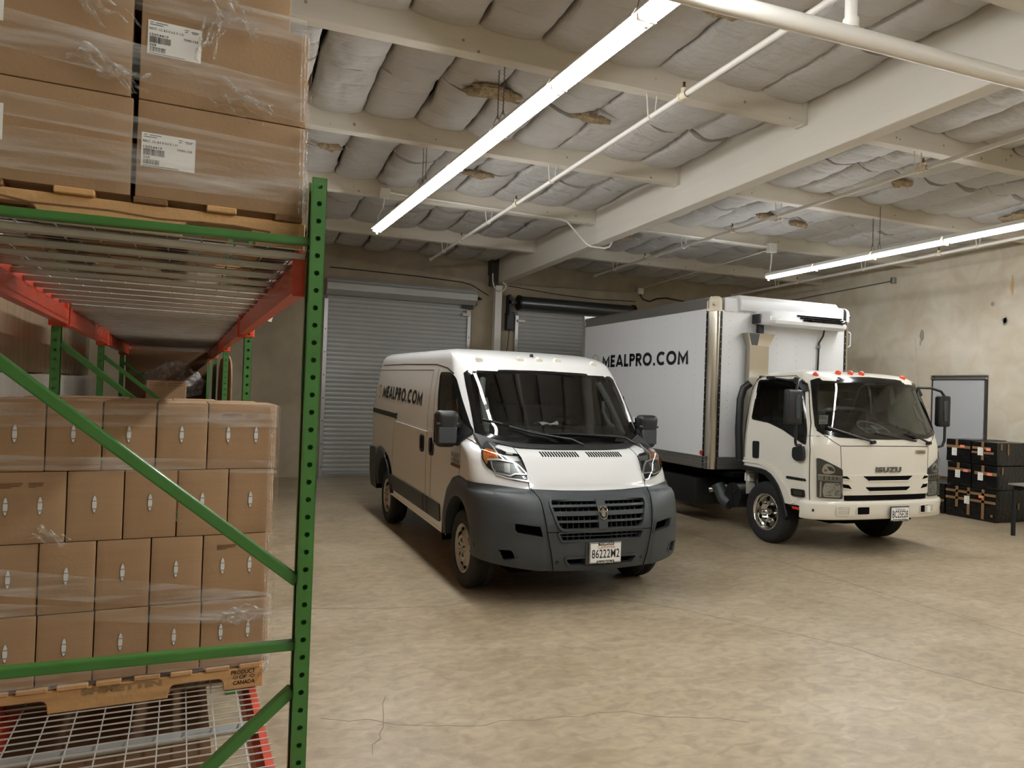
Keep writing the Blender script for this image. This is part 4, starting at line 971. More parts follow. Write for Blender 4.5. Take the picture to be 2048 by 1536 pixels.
# papers on the dash
pp = thing('sheet_of_paper', (2.96, 6.52, 1.468), 'crumpled white sheet of paper lying on the van dashboard', 'paper', None, .2)
b = B(); b.grid(lambda s, t: Vector((-.16+.32*s, -.10+.20*t, .014+.022*math.sin(5*s+1)*math.sin(3*t)+.012*math.sin(9*s+4*t)+.03*(t > .8)*s)), 12, 10); b.done('sheet', 'paper', pp, smooth=True)
cb = thing('notepad', (3.05, 6.40, 1.468), 'small dark notepad in front of the paper on the van dashboard', 'notepad', None, .15)
b = B(); b.box(-.12, .12, -.035, .035, .002, .02); b.bevel(.004); b.done('cover', 'black', cb)
# ================================================================ BOX TRUCK
CAB = Shell([(.50,.03),(.72,.015),(1.0,.015),(1.28,.02),(1.36,.035),(1.45,.055),(2.0,.235),(2.06,.26),(2.12,.33),(2.17,.47),(2.20,.70),(2.215,.95)],
 [(.50,.24),(1.3,.26),(2.0,.28),(2.1,.25),(2.2,.1)],
 [(.50,1.06),(.9,1.07),(1.25,1.065),(1.45,1.045),(1.8,.995),(2.0,.955),(2.06,.935),(2.12,.89),(2.17,.78),(2.20,.55),(2.215,.0)],
 [(.50,1.33),(1.7,1.33),(1.9,1.32),(2.03,1.28),(2.12,1.20),(2.2,1.02),(2.215,.98)], 2.6)
CF = CAB.F(); CL = CAB.S(-1); CR = CAB.S(1)
truck = thing('box_truck', (7.35, 6.33, 0), 'white refrigerated box truck with flat cab parked beside the right wall', 'truck')
def cd_(b, name, mat, parent=truck, smooth=True, ang=40): return b.done(name, mat, parent, smooth, ang)
CW_O = symm([(0, 2.128), (-.45, 2.112), (-.80, 2.082), (-.875, 2.055), (-.90, 1.93), (-.935, 1.75), (-.966, 1.52), (-.955, 1.462), (-.90, 1.425), (-.72, 1.392), (-.40, 1.378), (0, 1.374)])
CW_I = symm([(0, 2.06), (-.45, 2.045), (-.77, 2.015), (-.83, 1.99), (-.865, 1.88), (-.895, 1.73), (-.922, 1.54), (-.91, 1.50), (-.86, 1.470), (-.70, 1.436), (-.40, 1.420), (0, 1.416)])
CW_H = [((a[0]+c[0])/2, (a[1]+c[1])/2) for a, c in zip(CW_O, CW_I)]
DW_O = rpoly([(1.215, 2.062), (.52, 2.072), (.40, 1.955), (.25, 1.45), (.235, 1.29), (.30, 1.305), (.64, 1.445), (.90, 1.515), (1.225, 1.545)], .04, 4)
DW_I = inset(DW_O, .025); DW_H = inset(DW_O, .012)
def archz(v): return interp([(.50, .40), (.552, .537), (.577, .607), (.667, .762), (.795, .874), (.983, .925), (1.5, .93)], v) if v > .5 else 0
def cskip(u, v, z):
    if v < .7 and z > 1.3 and inside(CW_H, u, z): return True
    if abs(u) > .7 and inside(DW_H, v, z): return True
    return z < archz(v)-.01 and abs(u) > .55
zs = [.56+.03*i for i in range(50)]+[2.06, 2.08, 2.10, 2.12, 2.14, 2.155, 2.17, 2.18, 2.19, 2.197, 2.203, 2.208, 2.212, 2.215]
cab = cd_(shellmesh(B(), CAB, zs, 44, cskip, 26), 'cab', 'cabwhite', ang=50)
b = B(); b.box(-.9, .9, .25, 1.28, .62, .72); b.box(-.60, .60, .15, 1.3, .42, .64); cd_(b, 'cab_floor', 'void', smooth=False)
for sg, SF in ((-1, CL), (1, CR)):
    b = B(); rows = []
    pts = [(.50, .40), (.552, .537), (.577, .607), (.62, .69), (.667, .762), (.73, .825), (.795, .874), (.88, .91), (.983, .925), (1.15, .93), (1.32, .93)]
    for s_, of in ((-.012, .004), (-.004, .02), (.05, .02), (.06, -.3)):
        rows.append([b.bm.verts.new(SF(v+s_*.7*(1 if v < .8 else .3), max(z-s_, .36))+Vector((sg*of, 0, 0))) for v, z in pts])
    for a_, c_ in zip(rows, rows[1:]):
        for k in range(len(pts)-1): b.bm.faces.new((a_[k], a_[k+1], c_[k+1], c_[k]))
    cd_(b, 'wheel_arch', 'black')
    b = B(); strip(b, [(.42, .575), (.52, .74), (.735, .924), (.985, 1.0), (1.31, .998)], SF, .014, .03, n=8, depth=.016); strip(b, [(.35, .575), (.46, .75), (.70, .95), (.98, 1.035), (1.31, 1.035)], SF, .006, .02, n=8); cd_(b, 'arch_lip', 'cabwhite', cab)
    b = B(); ringpatch(b, DW_O, DW_I, SF, .006, .02, 2); cd_(b, 'window_seal', 'gloss')
    b = B(); fillpatch(b, DW_I, SF, .001, 0, 24, 8); cd_(b, 'side_window', 'sideglass', ang=80)
    b = B(); strip(b, [(1.30, .96), (1.325, 1.5), (1.30, 1.95), (1.24, 2.10), (.60, 2.115), (.44, 2.05), (.36, 1.93), (.24, 1.55), (.19, 1.25), (.175, .57), (.42, .56)], SF, .002, .007, n=6); strip(b, [(.24, 1.40), (.08, 1.40)], SF, .002, .005, n=4); cd_(b, 'door_gap', 'void', cab, False)
    b = B(); fillpatch(b, rpoly([(1.145, 1.27), (1.025, 1.275), (1.022, 1.055), (1.135, 1.055)], .025, 3), SF, .012, .012, 10, 4); h = cd_(b, 'door_handle', 'black')
    b = B(); fillpatch(b, rpoly([(.525, .895), (.212, .897), (.21, .866), (.525, .864)], .008, 2), SF, .008, .008, 8, 2); q = cd_(b, 'model_badge', 'black')
    if sg < 0:
        b = B(); text(b, 'NPR', lambda s, t: SF(.40-.10*s, .870+.02*t, .009), 1.0, .01); text(b, 'HD', lambda s, t: SF(.29-.05*s, .870+.014*t, .009), 1.0, .01); b.done('badge_text', 'chrome', q, norm=False)
    b = B(); fillpatch(b, rpoly([(.435, .757), (.225, .765), (.22, .68), (.43, .672)], .015, 3), SF, .02, .02, 8, 4); q = cd_(b, 'side_lamp', 'black')
    b = B(); fillpatch(b, rpoly([(.385, .745), (.245, .75), (.24, .692), (.38, .688)], .01, 3), SF, .026, .01, 8, 4); b.done('lamp_glass', 'stainless', q)
    # door mirror on its bracket
    mo = thing('door_mirror', (0, 0, 0), None, None); mo.parent = truck
    mx, my = (-1.335, .16) if sg < 0 else (1.22, .26)
    if sg < 0: path = [(-.96, .42, 2.03), (-1.10, .30, 2.06), (-1.24, .20, 2.03), (-1.30, .15, 1.97), (-1.31, .14, 1.86), (-1.31, .14, 1.40), (-1.30, .15, 1.33), (-1.26, .18, 1.295), (-1.12, .26, 1.285), (-1.07, .30, 1.24)]
    else: path = [(.92, .40, 2.03), (1.06, .32, 2.03), (1.18, .27, 1.99), (1.23, .25, 1.92), (1.24, .25, 1.80), (1.24, .25, 1.36), (1.22, .26, 1.29), (1.16, .28, 1.27), (1.03, .28, 1.29)]
    b = B(); b.tube(path, .016, 10); cd_(b, 'mirror_bracket', 'black', mo)
    b = B(); b.box(-.115, .105, -.03, .055, -.20, .20); b.bevel(.03, 3); b.fix(lambda c: Vector((mx+(c.x if sg < 0 else c.x*.85), my+c.y-.01, 1.735+c.z))); cd_(b, 'mirror_housing', 'black', mo, ang=60)
    b = B(); b.box(mx-.09, mx+.08, my+.046, my+.05, 1.555, 1.915); cd_(b, 'mirror_glass', 'chrome', mo, False)
    b = B(); b.box(mx+(.0 if sg < 0 else -.04), mx+(.06 if sg < 0 else .02), my-.05, my-.035, 1.60, 1.87); b.bevel(.006); cd_(b, 'mirror_back', 'plastic', mo)
    b = B(); fillpatch(b, rpoly([(.40, 1.25), (.245, 1.28), (.23, 1.11), (.33, 1.09), (.40, 1.13)], .03, 3), SF, .05, .05, 8, 5); cd_(b, 'mirror_base', 'black', mo)
    b = B(); fillpatch(b, [(.56, 2.09), (.40, 2.02), (.36, 1.93), (.40, 1.91), (.46, 1.98), (.60, 2.04)], SF, .03, .03, 8, 3); b.bar(SF(1.0, 2.078, .03), SF(.48, 2.03, .03), .02, .03, (1, 0, 0)); b.bar(SF(1.05, 2.08, .02), SF(.95, 2.08, .02), .04, .05, (1, 0, 0)); cd_(b, 'upper_bracket', 'black', mo)
b = B(); ringpatch(b, CW_O, CW_I, CF, .006, .02, 3); cd_(b, 'windscreen_surround', 'gloss')
b = B(); fillpatch(b, CW_I, CF, .003, 0, 40, 16); cd_(b, 'windscreen', 'glass', ang=80)
# cabin
b = B(); b.grid(lambda s, t: Vector((-.90+1.8*s, .16+.42*t, 1.385+.05*min(1, 3*t)-.10*max(0, t-.7))), 14, 6); b.box(-.92, .92, .5, .6, .8, 1.40); cd_(b, 'dashboard', 'dash')
b = B(); b.box(-.92, .92, 1.20, 1.24, .7, 1.52); b.box(-.92, -.62, 1.20, 1.24, 1.5, 2.1); b.box(.62, .92, 1.20, 1.24, 1.5, 2.1); b.box(-.05, .05, 1.2, 1.24, 1.5, 2.1); b.box(-.92, .92, 1.2, 1.24, 1.95, 2.12); cd_(b, 'rear_bulkhead', 'seat', smooth=False)
b = B(); b.box(-.82, .82, .5, 1.2, 2.085, 2.10); cd_(b, 'headliner', 'trimgrey', smooth=False)
for u0, u1 in ((.15, .75), (-.75, .05)):
    b = B(); b.box(u0, u1, .72, 1.16, .95, 1.08); b.box(u0, u1, 1.06, 1.18, 1.06, 1.68); b.box((u0+u1)/2-.14, (u0+u1)/2+.14, 1.08, 1.16, 1.70, 1.86); b.bevel(.03, 2); cd_(b, 'seat', 'seat')
b = B(); c0 = Vector((.40, .60, 1.47)); ax = Vector((0, -.45, .89)); Y_ = ax.cross(Vector((1, 0, 0)))
b.tube([c0+(Vector((1, 0, 0))*math.cos(a)+Y_*math.sin(a))*.21 for a in [2*math.pi*k/32 for k in range(33)]], .015, 8)
for a in (.2, math.pi-.2, -math.pi/2): b.bar(c0, c0+(Vector((1, 0, 0))*math.cos(a)+Y_*math.sin(a))*.20, .035, .014)
b.cyl(c0-ax*.25, c0+ax*.03, .05, n=12); cd_(b, 'steering_wheel', 'trimgrey')
b = B(); b.tube([CF(.86, 1.62, -.06), CF(.83, 1.66, -.10), CF(.80, 1.84, -.10), CF(.80, 1.88, -.05)], .014, 8); b.tube([CF(.915, 1.45, -.05), CF(.86, 1.75, -.05), CF(.82, 2.0, -.05)], .03, 8); cd_(b, 'grab_handle', 'trimgrey')
b = B(); fillpatch(b, [(-.90, 1.645), (-.79, 1.65), (-.815, 1.545), (-.925, 1.54)], CF, .0, 0, 3, 3); st = cd_(b, 'windscreen_sticker', 'paper', smooth=False)
b = B()
for z, x in ((1.628, .07), (1.61, .08), (1.56, .06)): strip(b, [(-.905, z), (-.905+x, z)], CF, .002, .006)
b.done('sticker_print', 'greyink', st)
for P in ([(-.85, 1.50), (-.26, 1.338)], [(-.195, 1.445), (.33, 1.452), (.69, 1.330)]):
    b = B(); q = [CF(*p, .04) for p in P]; b.bar(q[-2], q[-1], .022, .016, (0, -1, 1)); b.bar(CF(P[0][0], P[0][1], .018), CF((P[0][0]*.25+P[-1][0]*.75), (P[0][1]*.25+P[-1][1]*.75), .018), .012, .02, (0, -1, 1)); b.cyl(CF(*P[-1], .0), CF(*P[-1], .055), .022, n=10); b.bar(q[-1]+Vector((-.05, 0, -.01)), q[-1]+Vector((.02, 0, .0)), .03, .02); cd_(b, 'wiper', 'black')
# front face
b = B(); strip(b, [(-.71, 1.295), (-.25, 1.300), (.25, 1.300), (.71, 1.295)], CF, .002, .007, n=8); strip(b, [(-.71, 1.295), (-.695, .945)], CF, .002, .005); strip(b, [(.71, 1.295), (.695, .945)], CF, .002, .005); strip(b, [(-.72, 1.30), (-.80, 1.35), (-.965, 1.47)], CF, .002, .006); strip(b, [(.72, 1.30), (.80, 1.35), (.965, 1.47)], CF, .002, .006); strip(b, [(-.695, .948), (.695, .948)], CF, .002, .005, n=10); cd_(b, 'front_panel_gap', 'void', cab, False)
def dark(P, par, nm='grille_opening', mt='void'):
    b = B(); fillpatch(b, P, CF, .004, .012, 12, 3); return cd_(b, nm, mt, par, False)
b = B(); fillpatch(b, rpoly([(-.705, .955), (.705, .955), (.70, .72), (-.70, .72)], .02, 2), CF, .012, .02, 30, 6); gr = cd_(b, 'grille', 'cabwhite')
def gh(P):
    b = B(); fillpatch(b, rpoly(P, .01, 2), CF, .014, .004, 14, 3); o = cd_(b, 'grille_opening', 'void', gr, False)
    b = B(); strip(b, [P[-1], P[-2]], CF, .022, .014, n=8, depth=.02); cd_(b, 'grille_ledge', 'cabwhite', o)
gh([(-.40, .944), (.40, .944), (.31, .886), (-.31, .886)]); gh([(-.365, .815), (.365, .815), (.295, .762), (-.295, .762)])
for sg in (-1, 1):
    gh([(sg*.69, .945), (sg*.625, .943), (sg*.575, .897), (sg*.685, .915)][::-sg]); gh([(sg*.685, .853), (sg*.60, .843), (sg*.55, .785), (sg*.675, .803)][::-sg])
b = B(); fillpatch(b, [(-.655, .718), (.655, .718), (.65, .66), (-.65, .66)], CF, .016, .02, 20, 2); cd_(b, 'lower_slot', 'void', gr, False)
b = B(); text(b, 'ISUZU', lambda s, t: CF(-.203+.403*s, .988+.064*t, .006), 1.15, .03, 3, (0, -.010, 0)); cd_(b, 'maker_letters', 'letterchrome', cab, False)
b = B(); fillpatch(b, rpoly([(.46, 1.252), (.64, 1.25), (.64, 1.208), (.46, 1.21)], .006, 2), CF, .010, .010, 8, 2); q = cd_(b, 'front_badge', 'stainless', cab)
b = B(); strip(b, [(.49, 1.236), (.60, 1.235)], CF, .012, .006); strip(b, [(.49, 1.222), (.62, 1.221)], CF, .012, .006); b.done('badge_text', 'ink', q)
for sg in (-1, 1):
    m_ = (lambda P: P) if sg < 0 else mir
    HLc = [(-.992, 1.148), (-.962, 1.147), (-.697, 1.023), (-.690, .680), (-.985, .692)]
    b = B(); fillpatch(b, rpoly(m_(HLc), .02, 3), CF, .006, .02, 18, 8); h = cd_(b, 'headlamp', 'lampgrey')
    b = B(); fillpatch(b, rpoly(m_([(-.94, 1.01), (-.915, 1.075), (-.864, 1.090), (-.80, 1.052), (-.782, .985), (-.855, .965), (-.925, .972)]), .03, 4), CF, .013, .01, 14, 6); cd_(b, 'upper_bowl', 'mirrorish', h)
    b = B(); fillpatch(b, m_([(-.885, 1.055), (-.83, 1.05), (-.80, 1.02), (-.80, .995), (-.86, 1.01)]), CF, .016, .004, 8, 4); cd_(b, 'bowl_shade', 'lampgrey', h)
    b = B(); fillpatch(b, m_([(-.914, 1.022), (-.886, 1.022), (-.886, .996), (-.914, .996)]), CF, .019, .008, 4, 3); cd_(b, 'turn_bulb', 'amber', h)
    b = B(); fillpatch(b, m_([(-.978, .957), (-.705, .940), (-.70, .872), (-.978, .892)]), CF, .015, .012, 10, 4); cd_(b, 'lamp_bar', 'lampsilver', h)
    b = B(); strip(b, m_([(-.978, .957), (-.705, .941)]), CF, .019, .012, n=6); cd_(b, 'bar_edge', 'mirrorish', h)
    b = B()
    for u in (-.915, -.86, -.81, -.765): strip(b, m_([(u, .94), (u, .90)]), CF, .017, .008, n=2, depth=.003)
    tag(cd_(b, 'bar_notches', 'lampdark', h, False), kind='stuff')
    b = B(); fillpatch(b, rpoly(m_([(-.908, .864), (-.712, .860), (-.705, .694), (-.915, .702), (-.928, .775)]), .02, 3), CF, .013, .01, 14, 8); cd_(b, 'lower_bowl', 'mirrorish', h)
    b = B(); rr = random.Random(3)
    for k in range(34):
        u = -.90+.18*rr.random(); z = .71+.145*rr.random(); a = rr.uniform(-.5, .5); L = rr.uniform(.012, .035)
        strip(b, m_([(u, z), (min(u+L, -.715), z+a*L)]), CF, .0155+.0005*rr.random(), rr.uniform(.003, .007), n=1, depth=.003)
    tag(cd_(b, 'reflector_facets', 'lampgrey', h, False), kind='stuff')
    b = B(); fillpatch(b, m_([(-.955, .88), (-.94, .88), (-.94, .70), (-.955, .70)]), CF, .016, .01, 2, 6); cd_(b, 'lamp_edge', 'mirrorish', h)
    b = B(); fillpatch(b, rpoly(m_(HLc), .02, 3), CF, .026, .02, 18, 8); cd_(b, 'lamp_lens', 'lens', h)
# bumper
b = B(); NU = 60
def bz(i, j):
    s = i/NU; ph = abs(s); u, v = CAB.ring(ph, .6); c = math.copysign(1, s); k = [(.0, .655), (-.03, .65), (-.045, .635), (-.05, .60), (-.04, .52), (-.045, .45), (-.03, .435), (.02, .432)][j]
    n = Vector((c*math.sin(ph*math.pi/2), -math.cos(ph*math.pi/2), 0)); return Vector((c*u*1.0, v, k[1]))+n*(-k[0])*1.0
HB = [rpoly([(-.50, .585), (-.325, .585), (-.325, .50), (-.50, .50)], .012, 2), rpoly([(.52, .582), (.67, .582), (.67, .50), (.52, .50)], .012, 2)]
V = [[b.bm.verts.new(bz(i, j)) for j in range(8)] for i in range(-NU, NU+1)]
for i in range(2*NU):
    for j in range(7): b.bm.faces.new((V[i][j], V[i+1][j], V[i+1][j+1], V[i][j+1]))
bp = cd_(b, 'front_bumper', 'cabwhite', ang=50)
BF = lambda x, z, o: (lambda p: p+Vector((0, -.046-o, 0)))(CF(x, .6, 0.))+Vector((0, 0, z-.6))
for P in HB:
    b = B(); ringpatch(b, inset(P, -.012), P, BF, .006, .01, 2); cd_(b, 'tow_hole_rim', 'cabwhite', bp)
    b = B(); fillpatch(b, P, BF, .004, .006, 8, 2); cd_(b, 'tow_hole', 'void', bp, False)
b = B(); b.box(.565, .615, -.07, -.05, .51, .575); cd_(b, 'hole_tag', 'paper', bp, False)
for sg in (-1, 1):
    P = [(sg*.78, .60), (sg*.60, .60), (sg*.60, .49), (sg*.78, .49)]
    b = B(); ringpatch(b, rpoly(P, .02, 3)[::sg], inset(rpoly(P, .02, 3), .016)[::sg], BF, .008, .01, 2)
    for z in (.52, .545, .57): strip(b, [(sg*.77, z), (sg*.62, z)], BF, .006, .012, n=4)
    cd_(b, 'fog_blank', 'cabwhite', bp)
plate(bp, (.125, -.055, .50), .285, .150, [('BC25E28', -.44, .44, -.32, .24, 'ink', 0), ('California', -.25, .25, .27, .42, 'blue', 0), ('MONARCH TRUCK CO', -.4, .4, -.56, -.46, 'paper', 1)], framemat='black')
b = B(); b.box(-.45, .45, .06, .12, .40, .44); b.box(-.40, .40, .5, 1.2, .30, .45); b.tube([(-.7, .1, .40), (-.55, .12, .385), (-.25, .1, .385)], .012, 8); cd_(b, 'under_tray', 'void', smooth=False)
b = B(); b.box(-1.02, -.97, .12, .40, .50, .535); b.box(-1.04, -.6, .12, .55, .53, .56); cd_(b, 'step_edge', 'black', smooth=False)
b = B(); b.box(-1.075, -1.06, .30, .42, .515, .545); b.bevel(.004); cd_(b, 'side_reflector', 'red')
# roof marker lamps, aerial
for u, z in ((-1.0*.86, 2.10), (-.41, 2.135), (-.21, 2.14), (-.03, 2.14), (.66, 2.11)):
    p = CF(max(u, -.76), z, 0); b = B(); b.cyl((p.x, p.y+.05, p.z-.005), (p.x, p.y+.05, p.z+.018), .034, .03, 16); b.ball((p.x, p.y+.05, p.z+.03), .036, 2, (1, 1.1, 1)); cd_(b, 'roof_marker_lamp', 'redamber')
b = B(); b.tube([(.95, .42, 1.98), (.93, .42, 2.30), (.90, .44, 2.68)], .004, 6); cd_(b, 'aerial', 'alu')
b = B(); b.tube([(-1.05, 1.42, 1.0), (-1.06, 1.44, 1.4), (-1.04, 1.45, 1.80), (-1.0, 1.44, 1.95), (-.93, 1.40, 2.02)], .05, 12); cd_(b, 'air_snorkel', 'black')
# wheels, frame, underside
for sg in (-1, 1): wheel(truck, (sg*1.0, .96, .385), (sg, 0, 0), .385, .22, .215, 'truck')
for sg in (-1, 1):
    for off in (1.06, .80): wheel(truck, (sg*off, 4.75, .385), (sg, 0, 0), .385, .20, .215, 'truck')
b = B(); b.box(-.42, -.34, .3, 5.6, .52, .78); b.box(.34, .42, .3, 5.6, .52, .78); b.bar((-.9, .96, .38), (.9, .96, .38), .1, .1); b.bar((-.9, 4.75, .38), (.9, 4.75, .38), .16, .16); b.box(-.5, .5, .5, 1.5, .45, .95); b.box(-1.0, 1.0, 1.6, 5.6, .74, .80); cd_(b, 'chassis', 'void', smooth=False)
b = B(); b.box(-1.14, -.62, 2.25, 3.25, .27, .66); b.bevel(.03, 2); bt = cd_(b, 'side_locker', 'black')
b = B(); b.box(-1.146, -1.139, 3.02, 3.10, .45, .53); b.done('locker_label', 'paper', bt)
b = B(); b.cyl((-.98, 1.62, .50), (-.70, 1.62, .50), .17, n=20); [b.bar((-.985, 1.62, .50), (-.985, 1.62+.16*math.cos(a), .50+.16*math.sin(a)), .012, .012, (1, 0, 0)) for a in (.3, 1.3, 2.4, 3.5, 4.6)]; cd_(b, 'air_filter', 'black')
b = B(); b.tube([(-.95, 2.15, .50), (-.9, 2.05, .52), (-.85, 1.95, .44), (-.85, 1.9, .40)], .045, 10); cd_(b, 'exhaust_pipe', 'stainless')
b = B(); b.tube([(-.98, 1.95, .6), (-.95, 1.85, .42), (-.93, 1.72, .36)], .09, 12); cd_(b, 'intake_duct', 'plastic')
b = B(); b.box(-.98, -.88, 1.30, 1.40, .72, .83); b.cyl((-.93, 1.36, .83), (-.93, 1.36, .87), .03, n=12); b.bevel(.008); cd_(b, 'coolant_bottle', 'boxwhite')
# ---- refrigerated body
BX0, BX1, BY0, BY1, BZ0, BZ1 = -1.275, 1.22, 1.77, 5.62, .83, 3.20
R_ = .13
b = B(); b.box(BX0, BX1-.0, BY0+R_, BY1, 1.0, 3.06); b.box(BX0+R_, BX1-R_, BY0, BY0+.5, 1.0, 3.02); b.box(BX0+.06, BX1-.06, BY0+.15, BY1, 3.0, BZ1-.005); box = cd_(b, 'box_body', 'boxwhite', smooth=False)
b = B()
for z0, z1, o in ((.83, 1.0, .0), (.845, .865, .008), (.90, .912, .008), (.948, .960, .008), (.985, 1.0, .010)):
    b.box(BX0-.006-o, BX0+.04, BY0+.06, BY1, z0, z1); b.box(BX1-.04, BX1+.006+o, BY0+.06, BY1, z0, z1); b.box(BX0+.13, BX1-.13, BY0-.006-o, BY0+.04, z0, z1)
rl = cd_(b, 'bottom_rail', 'alu', smooth=False)
b = B(); b.prism([(-.012, 3.04), (-.012, 3.17), (.03, 3.205), (.12, 3.21), (.12, 3.04)], lambda p, d: Vector((BX0+p[0], d, p[1])), BY0+.09, BY1); cd_(b, 'top_rail', 'alu', smooth=False); b = B(); b.prism([(-.012, 3.04), (-.012, 3.17), (.03, 3.205), (.12, 3.21), (.12, 3.04)], lambda p, d: Vector((BX1-p[0], d, p[1])), BY0+.09, BY1); cd_(b, 'top_rail', 'alu', smooth=False)
b = B(); b.box(BX0-.01, BX0+.05, BY1-.05, BY1+.05, .83, 3.1); b.box(BX0-.02, BX0+.06, BY1-.06, BY1+.06, 3.06, 3.14); b.box(BX0-.02, BX1+.02, BY1-.02, BY1+.06, 3.14, 3.25); cd_(b, 'rear_frame', 'galv', smooth=False)
for sg in (-1, 1):                                                      # rounded stainless corner posts and caps
    cx = BX0+R_ if sg < 0 else BX1-R_
    b = B(); n = 12
    b.grid(lambda s, t: Vector((cx+sg*R_*1.02*math.sin(s*math.pi/2), BY0+R_-R_*1.02*math.cos(s*math.pi/2), .83+2.2*t)), n, 1); cd_(b, 'corner_post', 'stainless', ang=80)
    b = B(); b.box(cx+sg*R_-.016*(sg > 0)*0-.006, cx+sg*R_+.006, BY0+R_-.015, BY0+R_+.02, .83, 3.02); b.box(cx-.02, cx+.02, BY0-.004, BY0+.01, .83, 3.0); e_ = cd_(b, 'post_flange', 'lampdark', smooth=False)
    b = B()
    for k in range(22): b.ball((cx+sg*(R_+.006), BY0+R_+.006, .88+.1*k), .009, 1); b.ball((cx, BY0-.006, .88+.1*k), .008, 1)
    tag(b.done('rivets', 'alu', e_), kind='stuff')
    b = B(); b.box(-.08, .16, -.16, .10, 3.02, 3.225) if 0 else None
    b.grid(lambda s, t: Vector((cx+sg*(R_+.014)*math.sin(s*math.pi/2)*math.cos(max(0, t-.55)/.45*1.25), BY0+R_-(R_+.014)*math.cos(s*math.pi/2)*math.cos(max(0, t-.55)/.45*1.25), 3.0+.13*min(1, t/.55)+.085*math.sin(max(0, t-.55)/.45*1.5))), 14, 12); q = cd_(b, 'corner_cap', 'clip' if sg < 0 else 'boxwhite', ang=70)
    a = .75; p = Vector((cx+sg*(R_+.016)*math.sin(a), BY0+R_-(R_+.016)*math.cos(a), 3.09)); b = B(); b.ball(p, .035, 2, (.9, .6, .6)); cd_(b, 'corner_lamp', 'stainless', q)
b = B()                                                                 # white roof fairing above the front panel
b.prism([(BY0+.02, 3.00), (BY0-.04, 3.03), (BY0-.06, 3.10), (BY0-.05, 3.19), (BY0+.0, 3.245), (BY0+.4, 3.25), (BY0+.4, 3.0)], lambda p, d: Vector((d, p[0], p[1])), -.86, .90); b.bevel(.012, 2)
cd_(b, 'nose_fairing', 'boxwhite', ang=50)
b = B(); b.box(-1.10, 1.05, BY0-.012, BY0+.3, 2.995, 3.20); b.bevel(.03, 2); cd_(b, 'nose_cap', 'boxwhite', ang=50)
b = B()
for k in range(20): b.ball((-1.08+.108*k, BY0-.012, 3.005), .007, 1)
for x in (-1.0, -.55, -.18, .18, .5, .85):
    for k in range(19): b.ball((x, BY0-.001, 1.08+.10*k), .006, 1)
tag(b.done('front_rivets', 'galv', box), kind='stuff')
b = B(); y = 2.16
ys = [8.494-6.33+.372*k for k in range(9)]
for y in ys:
    for k in range(19): b.ball((BX0-.001, y, 1.07+.105*k), .006, 1); b.ball((BX1+.001, y, 1.07+.105*k), .006, 1)
tag(b.done('side_rivets', 'galv', box), kind='stuff')
b = B()
for y in ys[::2]:
    for z in (.882, .93): b.ball((BX0-.008, y+.02, z), .009, 1)
tag(b.done('rail_bolts', 'alu', rl), kind='stuff')
TF = lambda y0, y1, z0, z1: (lambda s, t: Vector((BX0-.004, y0+(y1-y0)*s, z0+(z1-z0)*t)))
b = B(); letters(b, 'MEALPRO.COM', 11.21-6.33, 8.645-6.33, lambda x, y, o: Vector((BX0-.001-o, x, 2.278+.21*y)), .003, .235); cd_(b, 'lettering', 'ink', smooth=False)
bulb(lambda x, y, o: Vector((BX0-.001-o, (11.60-6.33)-.26*x, 2.25+.26*y)), 'greyink', 'bulb_logo', truck, .035)
b = B(); b.cyl((BX0-.012, BY0+.17, 1.045), (BX0, BY0+.17, 1.045), .032, n=16); cd_(b, 'side_reflector', 'red', smooth=False)
# cooling unit on the front wall
un = thing('cooling_unit', (0, BY0, 0), None, None); un.parent = truck
b = B(); pf = [(.0, 2.845), (-.24, 2.83), (-.30, 2.86), (-.31, 2.90), (-.20, 3.02), (-.10, 3.04), (0, 3.04)]
n_ = 24; rows = []
for i in range(n_+1):
    s = i/n_; x = -.61+1.56*s; k = min(1, s/.07, (1-s)/.14)**.6; dz = .03*math.sin(math.pi*s); rows.append([b.bm.verts.new((x, p[0]*(.45+.55*k), 2.93+(p[1]-2.93)*(.75+.25*k)+dz*(p[1] > 2.9))) for p in pf])
for a_, c_ in zip(rows, rows[1:]):
    for k in range(len(pf)): b.bm.faces.new((a_[k], a_[(k+1) % len(pf)], c_[(k+1) % len(pf)], c_[k]))
b.bm.faces.new(rows[0]); b.bm.faces.new(rows[-1][::-1]); b.done('unit_shell', 'boxwhite', un, True, 30)
b = B()
for r in range(3):
    for c in range(6):
        x0 = -.05+.135*c+.035*r*(c == 0); z = 2.992-.032*r; y = -.252-.030*r
        b.box(x0, x0+.122, y-.012, y+.04, z-.010, z+.010)
b.done('unit_grille', 'void', un)
b = B(); b.box(-.55, -.36, -.30, -.29, 2.905, 2.955); b.fix(lambda c: c+Vector((0, .025, 0))); q = b.done('unit_label', 'paper', un)
b = B(); text(b, 'THERMO KING', lambda s, t: Vector((-.515+.14*s, -.2765, 2.922+.016*t)), 1, .01); b.done('label_text', 'ink', q, norm=False)
b = B(); b.box(-.63, -.60, -.16, -.0, 2.86, 2.99); b.bevel(.008); b.done('unit_end', 'black', un)
b = B(); b.box(-.57, -.49, -.10, -.02, 2.62, 2.86); b.bevel(.02, 2); b.done('unit_hose', 'black', un)
b = B(); b.tube([(.60, -.09, 2.85), (.60, -.07, 2.76), (.565, -.03, 2.66), (.56, -.025, 2.2), (.555, -.025, 1.7), (.55, -.025, 1.1)], .013, 8); b.done('unit_cable', 'black', un)
b = B(); b.cyl((.535, -.03, 2.60), (.585, -.03, 2.60), .02, n=8); b.done('cable_clip', 'alu', un)
b = B(); b.box(-.725, -.40, BY0-.10, BY0-.002, .95, 2.55); q = cd_(b, 'pipe_cover', 'stainless', smooth=False)
